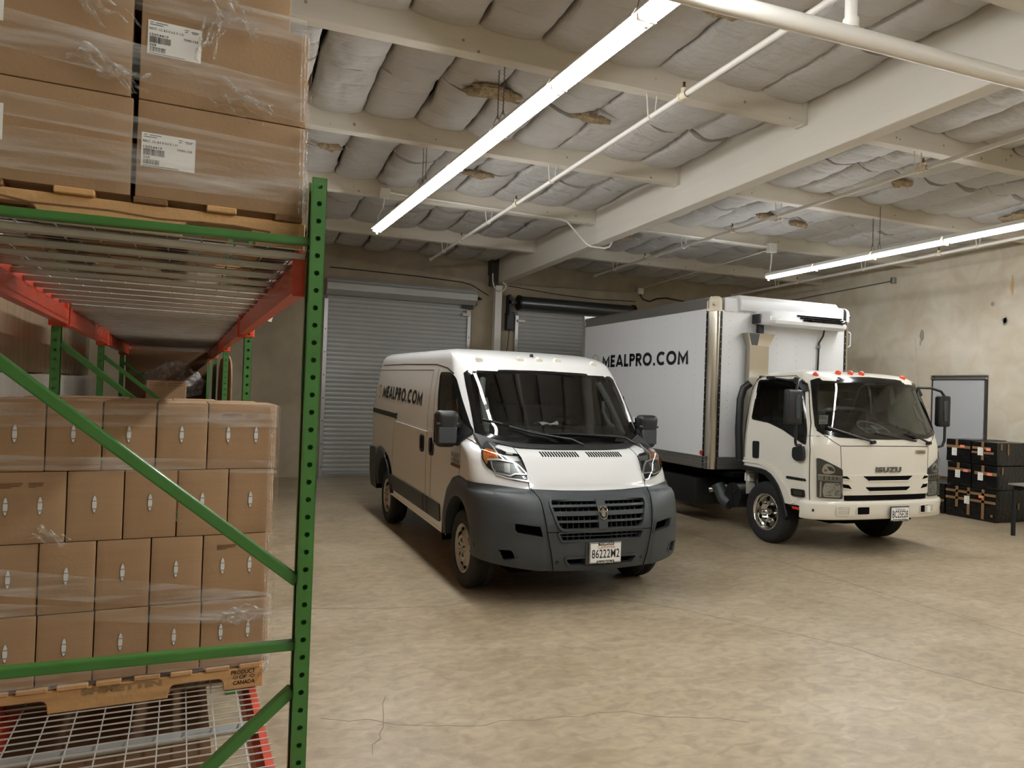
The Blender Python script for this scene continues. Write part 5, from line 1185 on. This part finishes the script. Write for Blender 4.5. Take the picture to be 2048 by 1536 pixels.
b = B(); V4 = [(-.80, -.14, 2.72), (-.33, -.14, 2.72), (-.33, 0, 2.72), (-.80, 0, 2.72), (-.725, -.10, 2.55), (-.40, -.10, 2.55), (-.40, 0, 2.55), (-.725, 0, 2.55)]
v = [b.bm.verts.new(Vector(p)+Vector((0, BY0, 0))) for p in V4]
for f in ((0, 1, 5, 4), (1, 2, 6, 5), (3, 0, 4, 7), (2, 3, 7, 6)): b.bm.faces.new([v[i] for i in f])
b.done('cover_funnel', 'stainless', q)
b = B(); vv_ = [b.bm.verts.new(Vector(p)+Vector((0, BY0-.002, 0))) for p in ((-.775, -.139, 2.715), (-.60, -.139, 2.715), (-.60, -.101, 2.555), (-.70, -.101, 2.555))]; b.bm.faces.new(vv_); b.done('funnel_opening', 'shutterdark', q)
b = B(); text(b, 'BDC', lambda s, t: Vector((.93+.13*s, BY0-.003, 2.93+.035*t)), 1, .02); q = cd_(b, 'orange_sticker', 'redamber', smooth=False)
b = B(); text(b, 'BODY', lambda s, t: Vector((.93+.10*s, BY0-.003, 2.885+.025*t)), 1, .01); text(b, 'DELTA', lambda s, t: Vector((.93+.12*s, BY0-.003, 2.85+.025*t)), 1, .01); cd_(b, 'sticker_text', 'ink', q, False)
b = B(); b.tube([(1.20, BY0+.08, 2.88), (1.245, BY0+.05, 2.84), (1.245, BY0+.05, 2.66), (1.20, BY0+.08, 2.62)], .012, 8); cd_(b, 'grab_rail', 'boxwhite')
# ================================================================ PALLET RACK
RTH = math.radians(3.5); RO_ = Vector((.22, 2.19, 0))
rack = thing('pallet_rack', RO_, 'green and orange pallet rack with steel mesh decks at the left', 'rack', None, RTH)
def rk(name, loc, label, cat, group=None, rz=0.):
    """a thing placed in the rack's own frame"""
    p = RO_+Matrix.Rotation(RTH, 3, 'Z') @ Vector(loc); return thing(name, p, label, cat, group, RTH+rz)
BAY = 2.30; FX = -.965                                                  # bay length, x of the rear posts
UZ, LZ = 2.20, .60                                                      # deck surfaces
def post_mesh(x0, x1, z1, z0=0., flip=False, fine=True):
    """C-section upright: a face punched with a row of holes towards -y, and towards +y"""
    b = B(); w_ = x1-x0; xc = (x0+x1)/2; P_ = .0508; n = int((z1-z0)/P_+.01); r = .0075
    for y in (-.038, .038):
        for k in range(n):
            za = z0+k*P_; zc = za+P_/2
            if not fine or za < .2:
                b.bm.faces.new([b.bm.verts.new(p) for p in ((x0, y, za), (x1, y, za), (x1, y, za+P_), (x0, y, za+P_))]); continue
            N_ = 16; hole = []; out = []
            for i in range(N_):
                a = 2*math.pi*i/N_+math.pi/4; c, s_ = math.cos(a), math.sin(a); hole.append(b.bm.verts.new((xc+r*c, y, zc+r*s_)))
                m_ = max(abs(c), abs(s_)); out.append(b.bm.verts.new((xc+w_/2*c/m_, y, zc+P_/2*s_/m_)))
            for i in range(N_): b.bm.faces.new((out[i], out[(i+1) % N_], hole[(i+1) % N_], hole[i]))
    xo, xi = (x1, x0) if not flip else (x0, x1)
    b.box(min(xo, xo-.002*(1 if not flip else -1)), max(xo, xo-.002*(1 if not flip else -1)), -.038, .038, z0, z1)
    for sy in (-1, 1): b.box(xi-.001, xi+.001, sy*.038-(.016 if sy > 0 else 0), sy*.038+(.016 if sy < 0 else 0), z0, z1)
    b.box(x0+.003, x1-.003, .030, .034, z0, z1)
    return b
NFR = 5
for k in range(NFR):
    y = BAY*k; zt = 2.405 if k == 0 else 4.3
    for x0, x1, fl_ in ((-.027, .014, False), (FX-.02, FX+.021, True)):
        b = post_mesh(x0, x1, zt, zt-.0508*int(zt/.0508), fl_, k < 4); b.fix(lambda c: c+Vector((0, y, 0))); b.done('upright', 'green', rack)
        b = B(); b.box(x0-.03, x1+.03, y-.06, y+.06, 0, .008); b.done('foot_plate', 'green', rack)
    def brace(x0, z0, x1, z1, h):
        b = B(); b.bar((x0, y, z0), (x1, y, z1), .034, h, (0, 0, 1)); b.bevel(.005, 2); b.done('brace', 'green', rack)
    L_, R__ = FX+.02, -.026
    brace(L_, 2.207, R__, 2.220, .024)
    brace(L_, 1.975, R__, 1.222, .032)
    brace(L_, 1.052, R__, 1.035, .027)
    brace(R__, .905, L_, .12, .032)
    if k: brace(L_, 3.6, R__, 3.6, .024)
for lev in (UZ, LZ):
    for k in range(NFR-1):
        y0, y1 = BAY*k, BAY*(k+1)
        for x0, x1, side in ((-.088, -.046, 1), (FX+.045, FX+.087, -1)):
            if lev == UZ: x0, x1 = (-.060, -.018) if side > 0 else (FX+.012, FX+.054)
            b = B(); xs_ = (x0, x1)
            inn = x0 if side > 0 else x1; out = x1 if side > 0 else x0
            pts = [(out, lev-.125), (inn, lev-.125), (inn, lev-.045), (inn+(out-inn)*.4, lev-.040), (inn+(out-inn)*.4, lev-.002), (out, lev-.002)]
            b.prism(pts, lambda p, d: Vector((p[0], d, p[1])), y0+.045, y1-.045); bm_ = b.done('beam', 'orange', rack)
            for yy, s_ in ((y0, 1), (y1, -1)):
                b = B(); xa, xb = min(x0, -.035 if side > 0 else FX-.03)-.004, max(x1, .020 if side > 0 else FX+.035)+.004
                ya, yb = (yy+.040, yy+.050) if s_ > 0 else (yy-.050, yy-.040)
                b.box(xa, xb, ya, yb, lev-.137, lev-.002 if lev == UZ else lev+.0); b.bevel(.006); cn = b.done('beam_connector', 'orange', bm_)
                if s_ < 0:
                    b = B(); b.cyl((xb-.03, ya-.001, lev-.12), (xb-.03, ya+.002, lev-.12), .006, n=8); b.done('pin_hole', 'void', cn)
        # deck: channels and wires
        wx0, wx1 = FX+.03, -.03
        if lev == LZ: wx0, wx1 = FX+.05, -.052
        for j in range(10):
            yc = y0+.06+.225*j
            if lev == LZ and j % 2: continue
            b = B(); c1 = lev-.006
            b.prism([(-.035, c1-.008), (-.028, c1-.008), (-.020, c1-.020), (.020, c1-.020), (.028, c1-.008), (.035, c1-.008), (.035, c1-.006), (.026, c1-.006), (.018, c1-.017), (-.018, c1-.017), (-.026, c1-.006), (-.035, c1-.006)], lambda p, d: Vector((d, yc+p[0], p[1])), wx0, wx1); b.done('deck_channel', 'galv', rack)
        if k > 2: continue
        b = B(); r = .0019
        xw = wx0
        while xw <= wx1+.001: b.bar((xw, y0+.02, lev-.003), (xw, y1-.02, lev-.003), r*2, r*2); xw += .0885
        yw = y0+.03
        while yw < y1-.02: b.bar((wx0-.012, yw, lev), (wx1+.012, yw, lev), r*2, r*2); yw += .0480
        tag(b.done('wire_mesh', 'wire', rack), kind='stuff')
# ---- pallets
def pallet(loc, L, D, H, label, mats, nb=7, word=None, rz=0.):
    """x runs along the notched stringers (right end at 0), y towards the back"""
    t = rk('pallet', loc, label, 'pallet', None, rz)
    sh = H-.034
    for j, yy in enumerate((0, D/2-.019, D-.038)):
        b = B(); sh -= .0; nt = lambda x: [(x, .0), (x-.004, .034), (x-.012, .044), (x-.024, .048), (x-.171, .048), (x-.183, .044), (x-.191, .034), (x-.195, .0)]; P = [(0, 0)]+nt(-.143)+nt(-L+.338)+[(-L, 0), (-L, .016+sh), (0, .016+sh)]
        b.prism(P, lambda p, d: Vector((p[0], d, p[1])), yy, yy+.038); b.bevel(.003); b.done('stringer', mats[0], t)
    for k in range(nb):
        x = -L+(L-.09)*k/(nb-1); w_ = random.uniform(.075, .10); b = B(); b.box(x, x+w_, -.004-random.uniform(0, .01), D, H-.018, H); b.bevel(.003); b.done('deck_board', mats[1 if k % 2 else 0], t)
    for k in range(4):
        x = -L+.02+(L-.13)*k/3; b = B(); b.box(x, x+.09, .045, D-.045, 0.001, .014); b.bevel(.003); b.done('bottom_board', mats[1], t)
    return t
p_up = pallet((-.030, .055, UZ+.002), 1.02, .95, .10, 'splintered wooden pallet under the big cartons on the upper deck', ('wood', 'wooddark'), 6)
b = B()
for q in ([(-.95, .055), (-.78, .062), (-.7, .05), (-.52, .053), (-.40, .046), (-.28, .050)], [(-.3, .05), (-.2, .052), (-.1, .045)]): strip(b, q, lambda x, y, o: Vector((x, -.001-o, y)), .001, .004, n=2, depth=.001)
b.done('split', 'cartondark', p_up)
p_lo = pallet((-.020, .80, LZ+.004), 1.06, .98, .098, 'wooden pallet stamped PRODUCT OF CANADA under the slotted cartons', ('wood', 'wood'), 9)
b = B(); SFn = lambda x0, x1, z0, z1: (lambda s, t: Vector((x0+(x1-x0)*s, -.0015, z0+(z1-z0)*t)))
for w_, x0, x1, z0 in (('PRODUCT', -.118, -.030, .058), ('OF', -.088, -.062, .039), ('CANADA', -.110, -.030, .018)): text(b, w_, SFn(x0, x1, z0, z0+.016), 1.0, .02)
for xc in (-.102, -.040):                                               # little leaf outlines
    P = [(0, -1), (.15, -.4), (.9, -.5), (.7, -.1), (1, .3), (.5, .3), (.45, .7), (.15, .5), (0, 1), (-.15, .5), (-.45, .7), (-.5, .3), (-1, .3), (-.7, -.1), (-.9, -.5), (-.15, -.4)]
    strip(b, [(xc+.010*p[0], .047+.008*p[1]) for p in P], lambda x, y, o: Vector((x, -.001-o, y)), .0006, .0016, closed=True, n=1, depth=.0005)
b.done('stencil', 'ink', p_lo, norm=False)
b = B(); text(b, 'SHMETTIN', SFn(-.62, -.36, .052, .076), 1.0, .05); b.done('faded_stencil', 'greyink', p_lo, norm=False)
# ---- cartons
def carton(loc, wx, dy, hz, label, group, holes=(), mat='carton', prints=False, labelsheet=None, rz=0., flaps=True, puff=.006):
    t = rk('carton', loc, label, 'box', group, rz)
    b = B(); rnd = random.random()
    def face(s, u): return (puff*math.sin(math.pi*s)*math.sin(math.pi*u))
    # body with slightly bowed faces, so that neighbouring cartons read apart
    n = 6
    b.grid(lambda s, u: Vector((-wx+wx*s, -face(s, u), hz*u)), n, n); b.grid(lambda s, u: Vector((-wx+wx*s, dy+face(s, u), hz*u)), n, n)
    b.grid(lambda s, u: Vector((face(s, u)*.3, dy*s, hz*u)), n, n); b.grid(lambda s, u: Vector((-wx-face(s, u)*.3, dy*s, hz*u)), n, n)
    b.grid(lambda s, u: Vector((-wx+wx*s, dy*u, 0)), n, n); b.grid(lambda s, u: Vector((-wx+wx*s, dy*u, hz)), n, n)
    bmesh.ops.remove_doubles(b.bm, verts=b.bm.verts, dist=1e-5); b.bevel(.004, 2, 50)
    b.done('shell', mat, t, True, 40)
    for hx, hz_ in holes:
        yb = -face(-(hx)/-wx if 0 else (wx+hx)/wx, hz_/hz)
        P = [(.0085*math.cos(a)*(1-.35*abs(math.sin(a))**3), .034*math.sin(a)) for a in [2*math.pi*k/20 for k in range(20)]]
        b = B(); b.prism(P, lambda p, d: Vector((hx+p[0], yb-d, hz_+p[1])), -.004, .0012); q = b.done('hand_slot', 'cartondark', t)
        b = B(); P2 = [(x*.86, z*.93) for x, z in P]; b.prism(P2, lambda p, d: Vector((hx+p[0], yb-d, hz_+p[1]+.001)), -.002, .0020)
        b.done('slot_lining', 'pale', q)
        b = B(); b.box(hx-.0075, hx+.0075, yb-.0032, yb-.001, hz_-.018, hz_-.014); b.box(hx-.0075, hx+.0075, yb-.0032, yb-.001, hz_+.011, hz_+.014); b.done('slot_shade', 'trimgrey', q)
    if prints:
        b = B()
        for xa, ln, zs_ in ((-wx*.80, .07, (.84, .82, .80, .78)), (-wx*.45, .045, (.84, .82, .80, .78))):
            for k, zz in enumerate(zs_): b.box(xa, xa+ln*(1, .95, .9, .5)[k], -.0012-puff*.6, -.0008-puff*.2, hz*zz, hz*zz+.0022)
        b.done('print', 'cartondark', t)
    if labelsheet:
        x0, z0, w_, h_ = labelsheet; y_ = -face((wx+x0+w_/2)/wx, (z0+h_/2)/hz)-.0006
        b = B(); b.box(x0, x0+w_, y_-.0008, y_+.004, z0, z0+h_); q = b.done('label_sheet', 'paper', t)
        f = lambda xa, xb, za, zb: (lambda s, u: Vector((x0+w_*(xa+(xb-xa)*s), y_-.0012, z0+h_*(za+(zb-za)*u))))
        b = B()
        for tx, a in (('RECT. 1C, 8.5 X 6.5 X 1.31', (.03, .66, .71, .79)), ('15054419', (.04, .38, .545, .62)), ('368', (.04, .16, .24, .32)), ('7590-125', (.66, .94, .58, .645))): text(b, tx, f(*a), 1.05, .012, 2)
        rr = random.Random(5)
        for xa, xb, za, zb in ((.04, .43, .34, .53), (.05, .33, .08, .22)):
            xx = xa
            while xx < xb:
                w2 = rr.choice((.006, .010, .014)); g = f(xx, min(xx+w2, xb), za, zb); vs = [b.bm.verts.new(g(*c)) for c in ((0, 0), (1, 0), (1, 1), (0, 1))]; b.bm.faces.new(vs); xx += w2+rr.choice((.006, .010))
        for xa, xb, zz in ((.04, .10, .93), (.14, .36, .93), (.04, .28, .87), (.68, .76, .90), (.80, .95, .88), (.03, .7, .025), (.68, .74, .84), (.82, .93, .84)):
            g = f(xa, xb, zz, zz+.018); b.bm.faces.new([b.bm.verts.new(g(*c)) for c in ((0, 0), (1, 0), (1, 1), (0, 1))])
        b.done('label_print', 'ink', q, norm=False)
    return t
ZU = UZ+.102; G1 = 'large labelled cartons on the upper pallet'
for r, (z, h_, xs_) in enumerate(((ZU, .268, (-.040, -.500)), (ZU+.270, .276, (-.040, -.508)))):
    rn = ('lower', 'middle')[r]
    carton((xs_[0], .05, z), .448, .46, h_, 'large brown carton with white label, %s row of the upper pallet, nearest the post' % rn, G1, labelsheet=(-.437 if r == 0 else -.432, .085 if r == 0 else .128, .136, .094), puff=.002, mat='carton2')
    carton((xs_[1], .05, z), .448, .46, h_, 'large brown carton cut off by the left edge, %s row of the upper pallet' % rn, G1, labelsheet=(-.43, .10 if r == 0 else .135, .136, .094), puff=.002, mat='carton2')
carton((-.095, .06, ZU+.548), .43, .46, .28, 'large brown carton set back on top of the upper pallet, near the post', G1, mat='carton2')
carton((-.53, .06, ZU+.548), .45, .46, .28, 'large brown carton on top of the upper pallet at the left edge', G1, mat='carton2')
for i, (x, z, h_) in enumerate(((-.06, ZU, .268), (-.52, ZU, .268), (-.06, ZU+.27, .276), (-.52, ZU+.27, .276))): pass
ZL = LZ+.104; RH = .253; G2 = 'slotted cartons on the lower pallet'
rows = [(3, 'top', [(.253, 2), (.176, 1), (.176, 1), (.174, 1), (.174, 1)], .0), (2, 'second', [(.168, 1), (.178, 1), (.178, 1), (.180, 1), (.253, 2)], .004), (1, 'third', [(.246, 2), (.178, 1), (.177, 1), (.176, 1), (.17, 1)], .008), (0, 'bottom', [(.246, 2), (.178, 1), (.177, 1), (.176, 1), (.17, 1)], .006)]
for lv, rn, cols, sh in rows:
    x = -.004-sh
    for ci, (w_, nh) in enumerate(cols):
        zz = ZL+RH*lv
        hs = [(-w_*.5, RH*.52)] if nh == 1 else [(-w_*.30, RH*.52), (-w_*.70, RH*.52)]
        carton((x, .80+random.uniform(-.004, .004), zz), w_-.004, .34, RH-.002, 'brown carton with %s, %s row of the lower pallet, %s from the right' % ('two hand slots' if nh == 2 else 'one hand slot', rn, ('first', 'second', 'third', 'fourth', 'fifth')[ci]), G2, hs, prints=(nh == 2 and lv != 0), rz=random.uniform(-.006, .006), puff=.004)
        x -= w_
for ci in range(5):
    for d in (0, 1): carton((-.006-.192*ci, 1.145+.335*d, ZL+RH*3), .19, .33, RH-.006+random.uniform(-.01, .0), 'brown carton behind the top row, lower pallet, %s from right, %s line back' % (('first', 'second', 'third', 'fourth', 'fifth')[ci], ('first', 'second')[d]), G2)
# ---- stretch film: separate bands and bunches clinging to the loads
def film(name, pts, w_, y, label, grp, mat='film', x_side=None):
    """a band along (x,z) points on the front of a load, and round its right-hand corner"""
    t = rk(name, (0, y, 0), label, 'film', grp)
    b = B(); P = [Vector(p) for p in pts]; n = 14; V = []
    for i, p in enumerate(P):
        row = []
        for j in range(n+1):
            o = (j/n-.5)*w_; nz_ = .0025*noise.noise(Vector((p.x*9, o*60, y)))
            row.append(b.bm.verts.new((p.x, -.009-abs(nz_)*2-.002*math.sin(9*p.x+o*30), p.y+o)))
        V.append(row)
    for a_, c_ in zip(V, V[1:]):
        for j in range(n): b.bm.faces.new((a_[j], a_[j+1], c_[j+1], c_[j]))
    b.done('sheet', mat, t, True, 80); return t
def seg(a, c, n=24): return [(a[0]+(c[0]-a[0])*k/n, a[1]+(c[1]-a[1])*k/n) for k in range(n+1)]
G3 = 'bands of clear stretch film round the upper load'; G4 = 'bands of clear stretch film round the lower load'
film('stretch_film', seg((-1.0, 2.38), (-.030, 2.39)), .11, .042, 'clear film band round the foot of the large upper cartons', G3)
film('stretch_film', seg((-1.0, 2.50), (-.034, 2.47)), .06, .040, 'clear film band across the middle of the lower row of large cartons', G3)
film('stretch_film', seg((-1.0, 2.70), (-.034, 2.63)), .10, .040, 'clear film band slanting over the seam of the large upper cartons', G3)
film('stretch_film', seg((-1.0, 2.86), (-.05, 2.84)), .09, .040, 'clear film band high across the large upper cartons', G3)
film('stretch_film', seg((-.97, 1.66), (-.0, 1.67)), .085, .790, 'clear film band round the top of the slotted cartons', G4)
film('stretch_film', seg((-.97, 1.50), (-.0, 1.47)), .05, .790, 'clear film band at the foot of the top row of slotted cartons', G4)
film('stretch_film', seg((-.97, 1.10), (-.0, .93)), .09, .790, 'clear film band slanting down across the third row of slotted cartons', G4)
film('stretch_film', seg((-.97, 1.00), (-.0, .87)), .05, .788, 'narrow clear film band slanting across the bottom row of slotted cartons', G4)
film('stretch_film', seg((-.97, .745), (-.0, .745)), .09, .790, 'clear film band round the foot of the slotted cartons', G4)
def bunch(x, z, y, sx, sz, rot, seed, label, grp):
    t = rk('film_bunch', (x, y, z), label, 'film', grp); b = B(); rnd = random.Random(seed)
    for k in range(7):
        a = rot+rnd.uniform(-.5, .5); L = sx*rnd.uniform(.5, 1); ox, oz = rnd.uniform(-.3, .3)*sx, rnd.uniform(-.4, .4)*sz; w0 = sz*rnd.uniform(.12, .4)
        b.grid(lambda s, u: Vector((ox+(s-.5)*L*math.cos(a)-(u-.5)*w0*math.sin(a)*(1-.6*s), -.013-.010*abs(math.sin(7*s+k))*math.sin(math.pi*u)-.012*noise.noise(Vector((s*6+k, u*4, seed))), oz+(s-.5)*L*math.sin(a)+(u-.5)*w0*math.cos(a)*(1-.6*s)+.008*math.sin(11*s+k))), 10, 4)
    b.done('sheet', 'filmbunch', t, True, 80)
bunch(-.27, 2.86, .035, .16, .07, -.5, 1, 'bunched clear film hanging at the top of the frame', G3)
bunch(-.30, 2.78, .035, .14, .05, 1.0, 2, 'bunched clear film above the white label of the middle row', G3)
bunch(-.56, 2.62, .035, .18, .06, -.3, 3, 'bunched clear film where four large cartons meet', G3)
bunch(-.23, 2.60, .035, .18, .06, -.4, 4, 'bunched clear film right of the seam between the labelled cartons', G3)
bunch(-.60, 2.80, .035, .2, .08, -.6, 8, 'bunched clear film over the upper left large cartons', G3)
bunch(-.12, .90, .78, .14, .06, -.1, 5, 'shiny bunched film low on the right of the slotted cartons', G4)
bunch(-.76, 1.24, .78, .12, .05, -.6, 6, 'torn film edge on the left of the second row of slotted cartons', G4)
bunch(-.02, .70, .785, .05, .05, 1.2, 7, 'loose film tail at the right corner of the lower pallet', G4)
def edge_film(x, z0, z1, y, w_, label, grp, seed):
    t = rk('film_edge', (x, y, 0), label, 'film', grp); b = B()
    b.grid(lambda s, u: Vector((w_*(s-.5)+.004*noise.noise(Vector((u*9, seed, 1))), -.012-.010*abs(noise.noise(Vector((s*5, u*14, seed))))-.006*math.sin(s*14+3*u), z0+(z1-z0)*u)), 12, 40); b.done('sheet', 'filmbunch', t, True, 80)
edge_film(-.047, 2.31, 2.56, .045, .022, 'crinkled bright film down the right edge of the lower large carton', G3, 1)
edge_film(-.052, 2.585, 2.85, .045, .022, 'crinkled bright film down the right edge of the middle large carton', G3, 2)
edge_film(-.022, .72, 1.72, .787, .020, 'crinkled bright film down the right edge of the slotted cartons', G4, 3)
# side films on the right-hand ends of the loads
for nm, y0, x, z0, z1, d, lb, g in (('stretch_film', .05, -.030, 2.30, 2.84, .44, 'white glinting film over the right end of the large upper cartons', G3), ('stretch_film', .80, .008, .70, 1.71, .33, 'clear film over the right end of the slotted cartons', G4)):
    t = rk(nm, (x, y0, 0), lb, 'film', g); b = B(); b.grid(lambda s, u: Vector((.004*noise.noise(Vector((s*9, u*9, 3)))+.003, d*s-.004, z0+(z1-z0)*u)), 10, 20); b.done('sheet', 'film', t, True, 80)
# ---- deeper in the rack
def load(loc, wx, dy, h_, label, mat, grp=None):
    t = rk('pallet_load', loc, label, 'pallet load', grp); b = B(); b.box(-wx, 0, 0, dy, 0, h_)
    bmesh.ops.subdivide_edges(b.bm, edges=b.bm.edges, cuts=5, use_grid_fill=True)
    for v in b.bm.verts: v.co += Vector((noise.noise(v.co*5), noise.noise(v.co*5+Vector((3, 0, 0))), noise.noise(v.co*4)))*.008
    b.bevel(.01, 2, 50); b.done('wrapped_stack', mat, t, True, 40); return t
G5 = 'wrapped loads standing behind the rack'
for k, (y, d) in enumerate(((.2, 2.0), (2.35, 2.0), (4.5, 2.0))):
    nm = ('nearest', 'middle', 'farthest')[k]
    load((-1.22, y, 0), 1.1, d, 1.81, 'pale wrapped load on the floor behind the rack, %s of three' % nm, 'cartonwhite', G5)
    load((-1.24, y+.02, 1.815), 1.05, d-.04, .62, 'tan film-wrapped load on top of the pale one behind the rack, %s of three' % nm, 'cartontan', G5)
b = B()
card = rk('cardboard_sheet', (.055, 4.8, 0), 'tall brown cardboard sheet with rounded top leaning on the far rack posts', 'cardboard')
b.prism(rpoly([(0, 0), (2.6, 0), (2.6, 1.9), (2.2, 2.06), (.5, 2.06), (0, 1.95)], .25, 6), lambda p, d: Vector((d, p[0], p[1])), 0, .012); b.done('sheet', 'carton2', card)
sb = rk('small_carton', (-.31, 4.95, 0), 'small brown carton peeking over the lower load deep in the rack', 'box'); b = B(); b.box(-.33, .0, 0, .3, 1.60, 1.79); b.bevel(.006); b.done('shell', 'carton2', sb); b = B()
for z in (1.745, 1.765): b.box(-.30, -.18, -.0015, 0, z, z+.006); b.box(-.15, -.03, -.0015, 0, z, z+.006)
b.done('print', 'cartondark', sb)
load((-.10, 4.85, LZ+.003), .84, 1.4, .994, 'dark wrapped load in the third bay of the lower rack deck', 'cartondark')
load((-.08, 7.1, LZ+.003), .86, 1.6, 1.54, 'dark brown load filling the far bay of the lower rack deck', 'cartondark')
bg = rk('plastic_bag', (-.42, 5.9, 1.60), 'crumpled clear plastic bag glinting deep inside the rack', 'bag'); b = B()
b.ball((0, 0, .2), 1, 4)
for v in b.bm.verts: q = v.co-Vector((0, 0, .2)); n_ = noise.noise(q*3)*.3+noise.noise(q*9)*.16; v.co = Vector((q.x*.24*(1+n_)*(1.15-.6*max(0, q.z)), q.y*.2*(1+n_), .20+q.z*.20*(1+.4*n_)))
b.done('bag_film', 'clearbag', bg, True, 25)
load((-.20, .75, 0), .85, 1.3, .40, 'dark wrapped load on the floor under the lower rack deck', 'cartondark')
load((-.02, 2.6, UZ+.004), .9, 1.2, .12, 'pale wooden pallet load on the upper deck of the second bay', 'wood')
load((.0, 4.9, UZ+.004), .95, 1.4, .7, 'brown film-wrapped load on the upper deck of the third bay', 'carton2')
wl_ = rk('paper_tag', (.045, 1.93, 2.155), 'small white paper tag hanging under the upper orange beam', 'tag'); b = B(); b.box(-.04, .04, -.001, .001, -.012, .020, Matrix.Rotation(.25, 4, 'Y')); b.done('sheet', 'paper', wl_)
# ================================================================ BLACK WRAPPED BOXES, TABLE
G6 = 'black film-wrapped boxes by the right wall'
def blackbox(loc, wx, dy, h_, label, tapes, sheet=None, pink=None, ytapes=()):
    t = thing('wrapped_box', loc, label, 'box', G6); b = B(); b.box(0, wx, 0, dy, 0, h_)
    bmesh.ops.subdivide_edges(b.bm, edges=b.bm.edges, cuts=7, use_grid_fill=True)
    s_ = Vector(loc)*1.3
    for v in b.bm.verts:
        if .005 < v.co.z: v.co += Vector((noise.noise(v.co*8+s_), noise.noise(v.co*8+s_*2), noise.noise(v.co*6+s_)))*.006
    b.bevel(.012, 2, 50); b.done('wrapping', 'bag', t, True, 50)
    X = -.010
    for (y0, z0, y1, z1) in tapes:
        b = B(); b.box(X-.002, X+.004, min(y0, y1), max(y0, y1), min(z0, z1), max(z0, z1)); b.done('tape', 'tape', t)
    for (x0, z0, x1, z1) in ytapes:
        b = B(); b.box(x0, x1, -.012, -.004, z0, z1); b.done('tape', 'tape', t)
    if sheet:
        y0, z0 = sheet; b = B(); b.box(X-.006, X-.0025, y0-.085, y0, z0, z0+.125, ); q = b.done('label_sheet', 'paper', t)
        b = B()
        for k in range(7): b.box(X-.0068, X-.0058, y0-.075, y0-.02-.02*(k % 3), z0+.018+.014*k, z0+.022+.014*k)
        b.done('label_print', 'greyink', q)
    if pink:
        y0, z0 = pink; b = B(); b.box(X-.006, X-.0025, y0-.075, y0, z0, z0+.040); b.done('pink_sticker', 'pink', t)
    return t
CX_, CY_ = 11.17, 7.66
blackbox((CX_, CY_, 0), .86, .84, .505, 'large black wrapped box at the bottom of the stack, crossed with brown tape', [(.0, .40, .84, .44), (.0, .285, .84, .325), (.62, .16, .665, .50), (.42, .06, .465, .50), (.18, .03, .225, .50), (.04, .08, .075, .12)], (.51, .235), (.27, .36), ((.5, .2, .53, .3),))
blackbox((CX_+.01, CY_+.0, .510), .85, .41, .375, 'black wrapped box in the middle row nearer the camera', [(.0, .22, .36, .27), (.20, .27, .245, .37)], (.30, .13), (.15, .22), ((.1, .25, .13, .36),))
blackbox((CX_+.01, CY_+.425, .510), .85, .41, .38, 'black wrapped box in the middle row farther from the camera', [(.0, .24, .40, .285), (.19, .285, .235, .375)], (.26, .13), (.12, .235))
blackbox((CX_, CY_+.0, .895), .86, .42, .36, 'black wrapped box on top of the stack nearer the camera', [(.05, .17, .41, .205), (.1, .24, .40, .28), (.21, .07, .25, .36)], (.305, .145), (.17, .225), ((.07, .25, .10, .345), (.23, .17, .26, .345)))
blackbox((CX_, CY_+.435, .898), .86, .42, .37, 'black wrapped box on top of the stack farther from the camera', [(.0, .225, .41, .27), (.21, .27, .25, .37)], (.31, .10), (.17, .24))
blackbox((CX_+.0, CY_+.87, 0), .86, .50, .50, 'low black wrapped box beside the truck, left of the stack', [(.0, .20, .50, .245)], None, (.32, .36))
blackbox((CX_+.88-.86+.02, CY_+1.42, 0), .80, .6, .46, 'black wrapped box on the floor behind the truck cab by the door', [(.0, .2, .6, .24)], None, None)
tb = thing('folding_table', (10.39, 6.87, 0), 'black-legged table with grey top at the right edge', 'table')
b = B(); b.box(-.06, 1.60, -.75, .05, .715, .74); b.bevel(.004); b.done('table_top', 'tabletop', tb)
b = B(); b.box(.02, 1.55, -.72, .02, .66, .714); b.done('apron', 'black', tb)
for x, y in ((0, 0), (1.5, 0), (0, -.68), (1.5, -.68)):
    b = B(); b.box(x-.022, x+.022, y-.022, y+.022, 0, .66); b.bevel(.004); b.done('leg', 'black', tb)
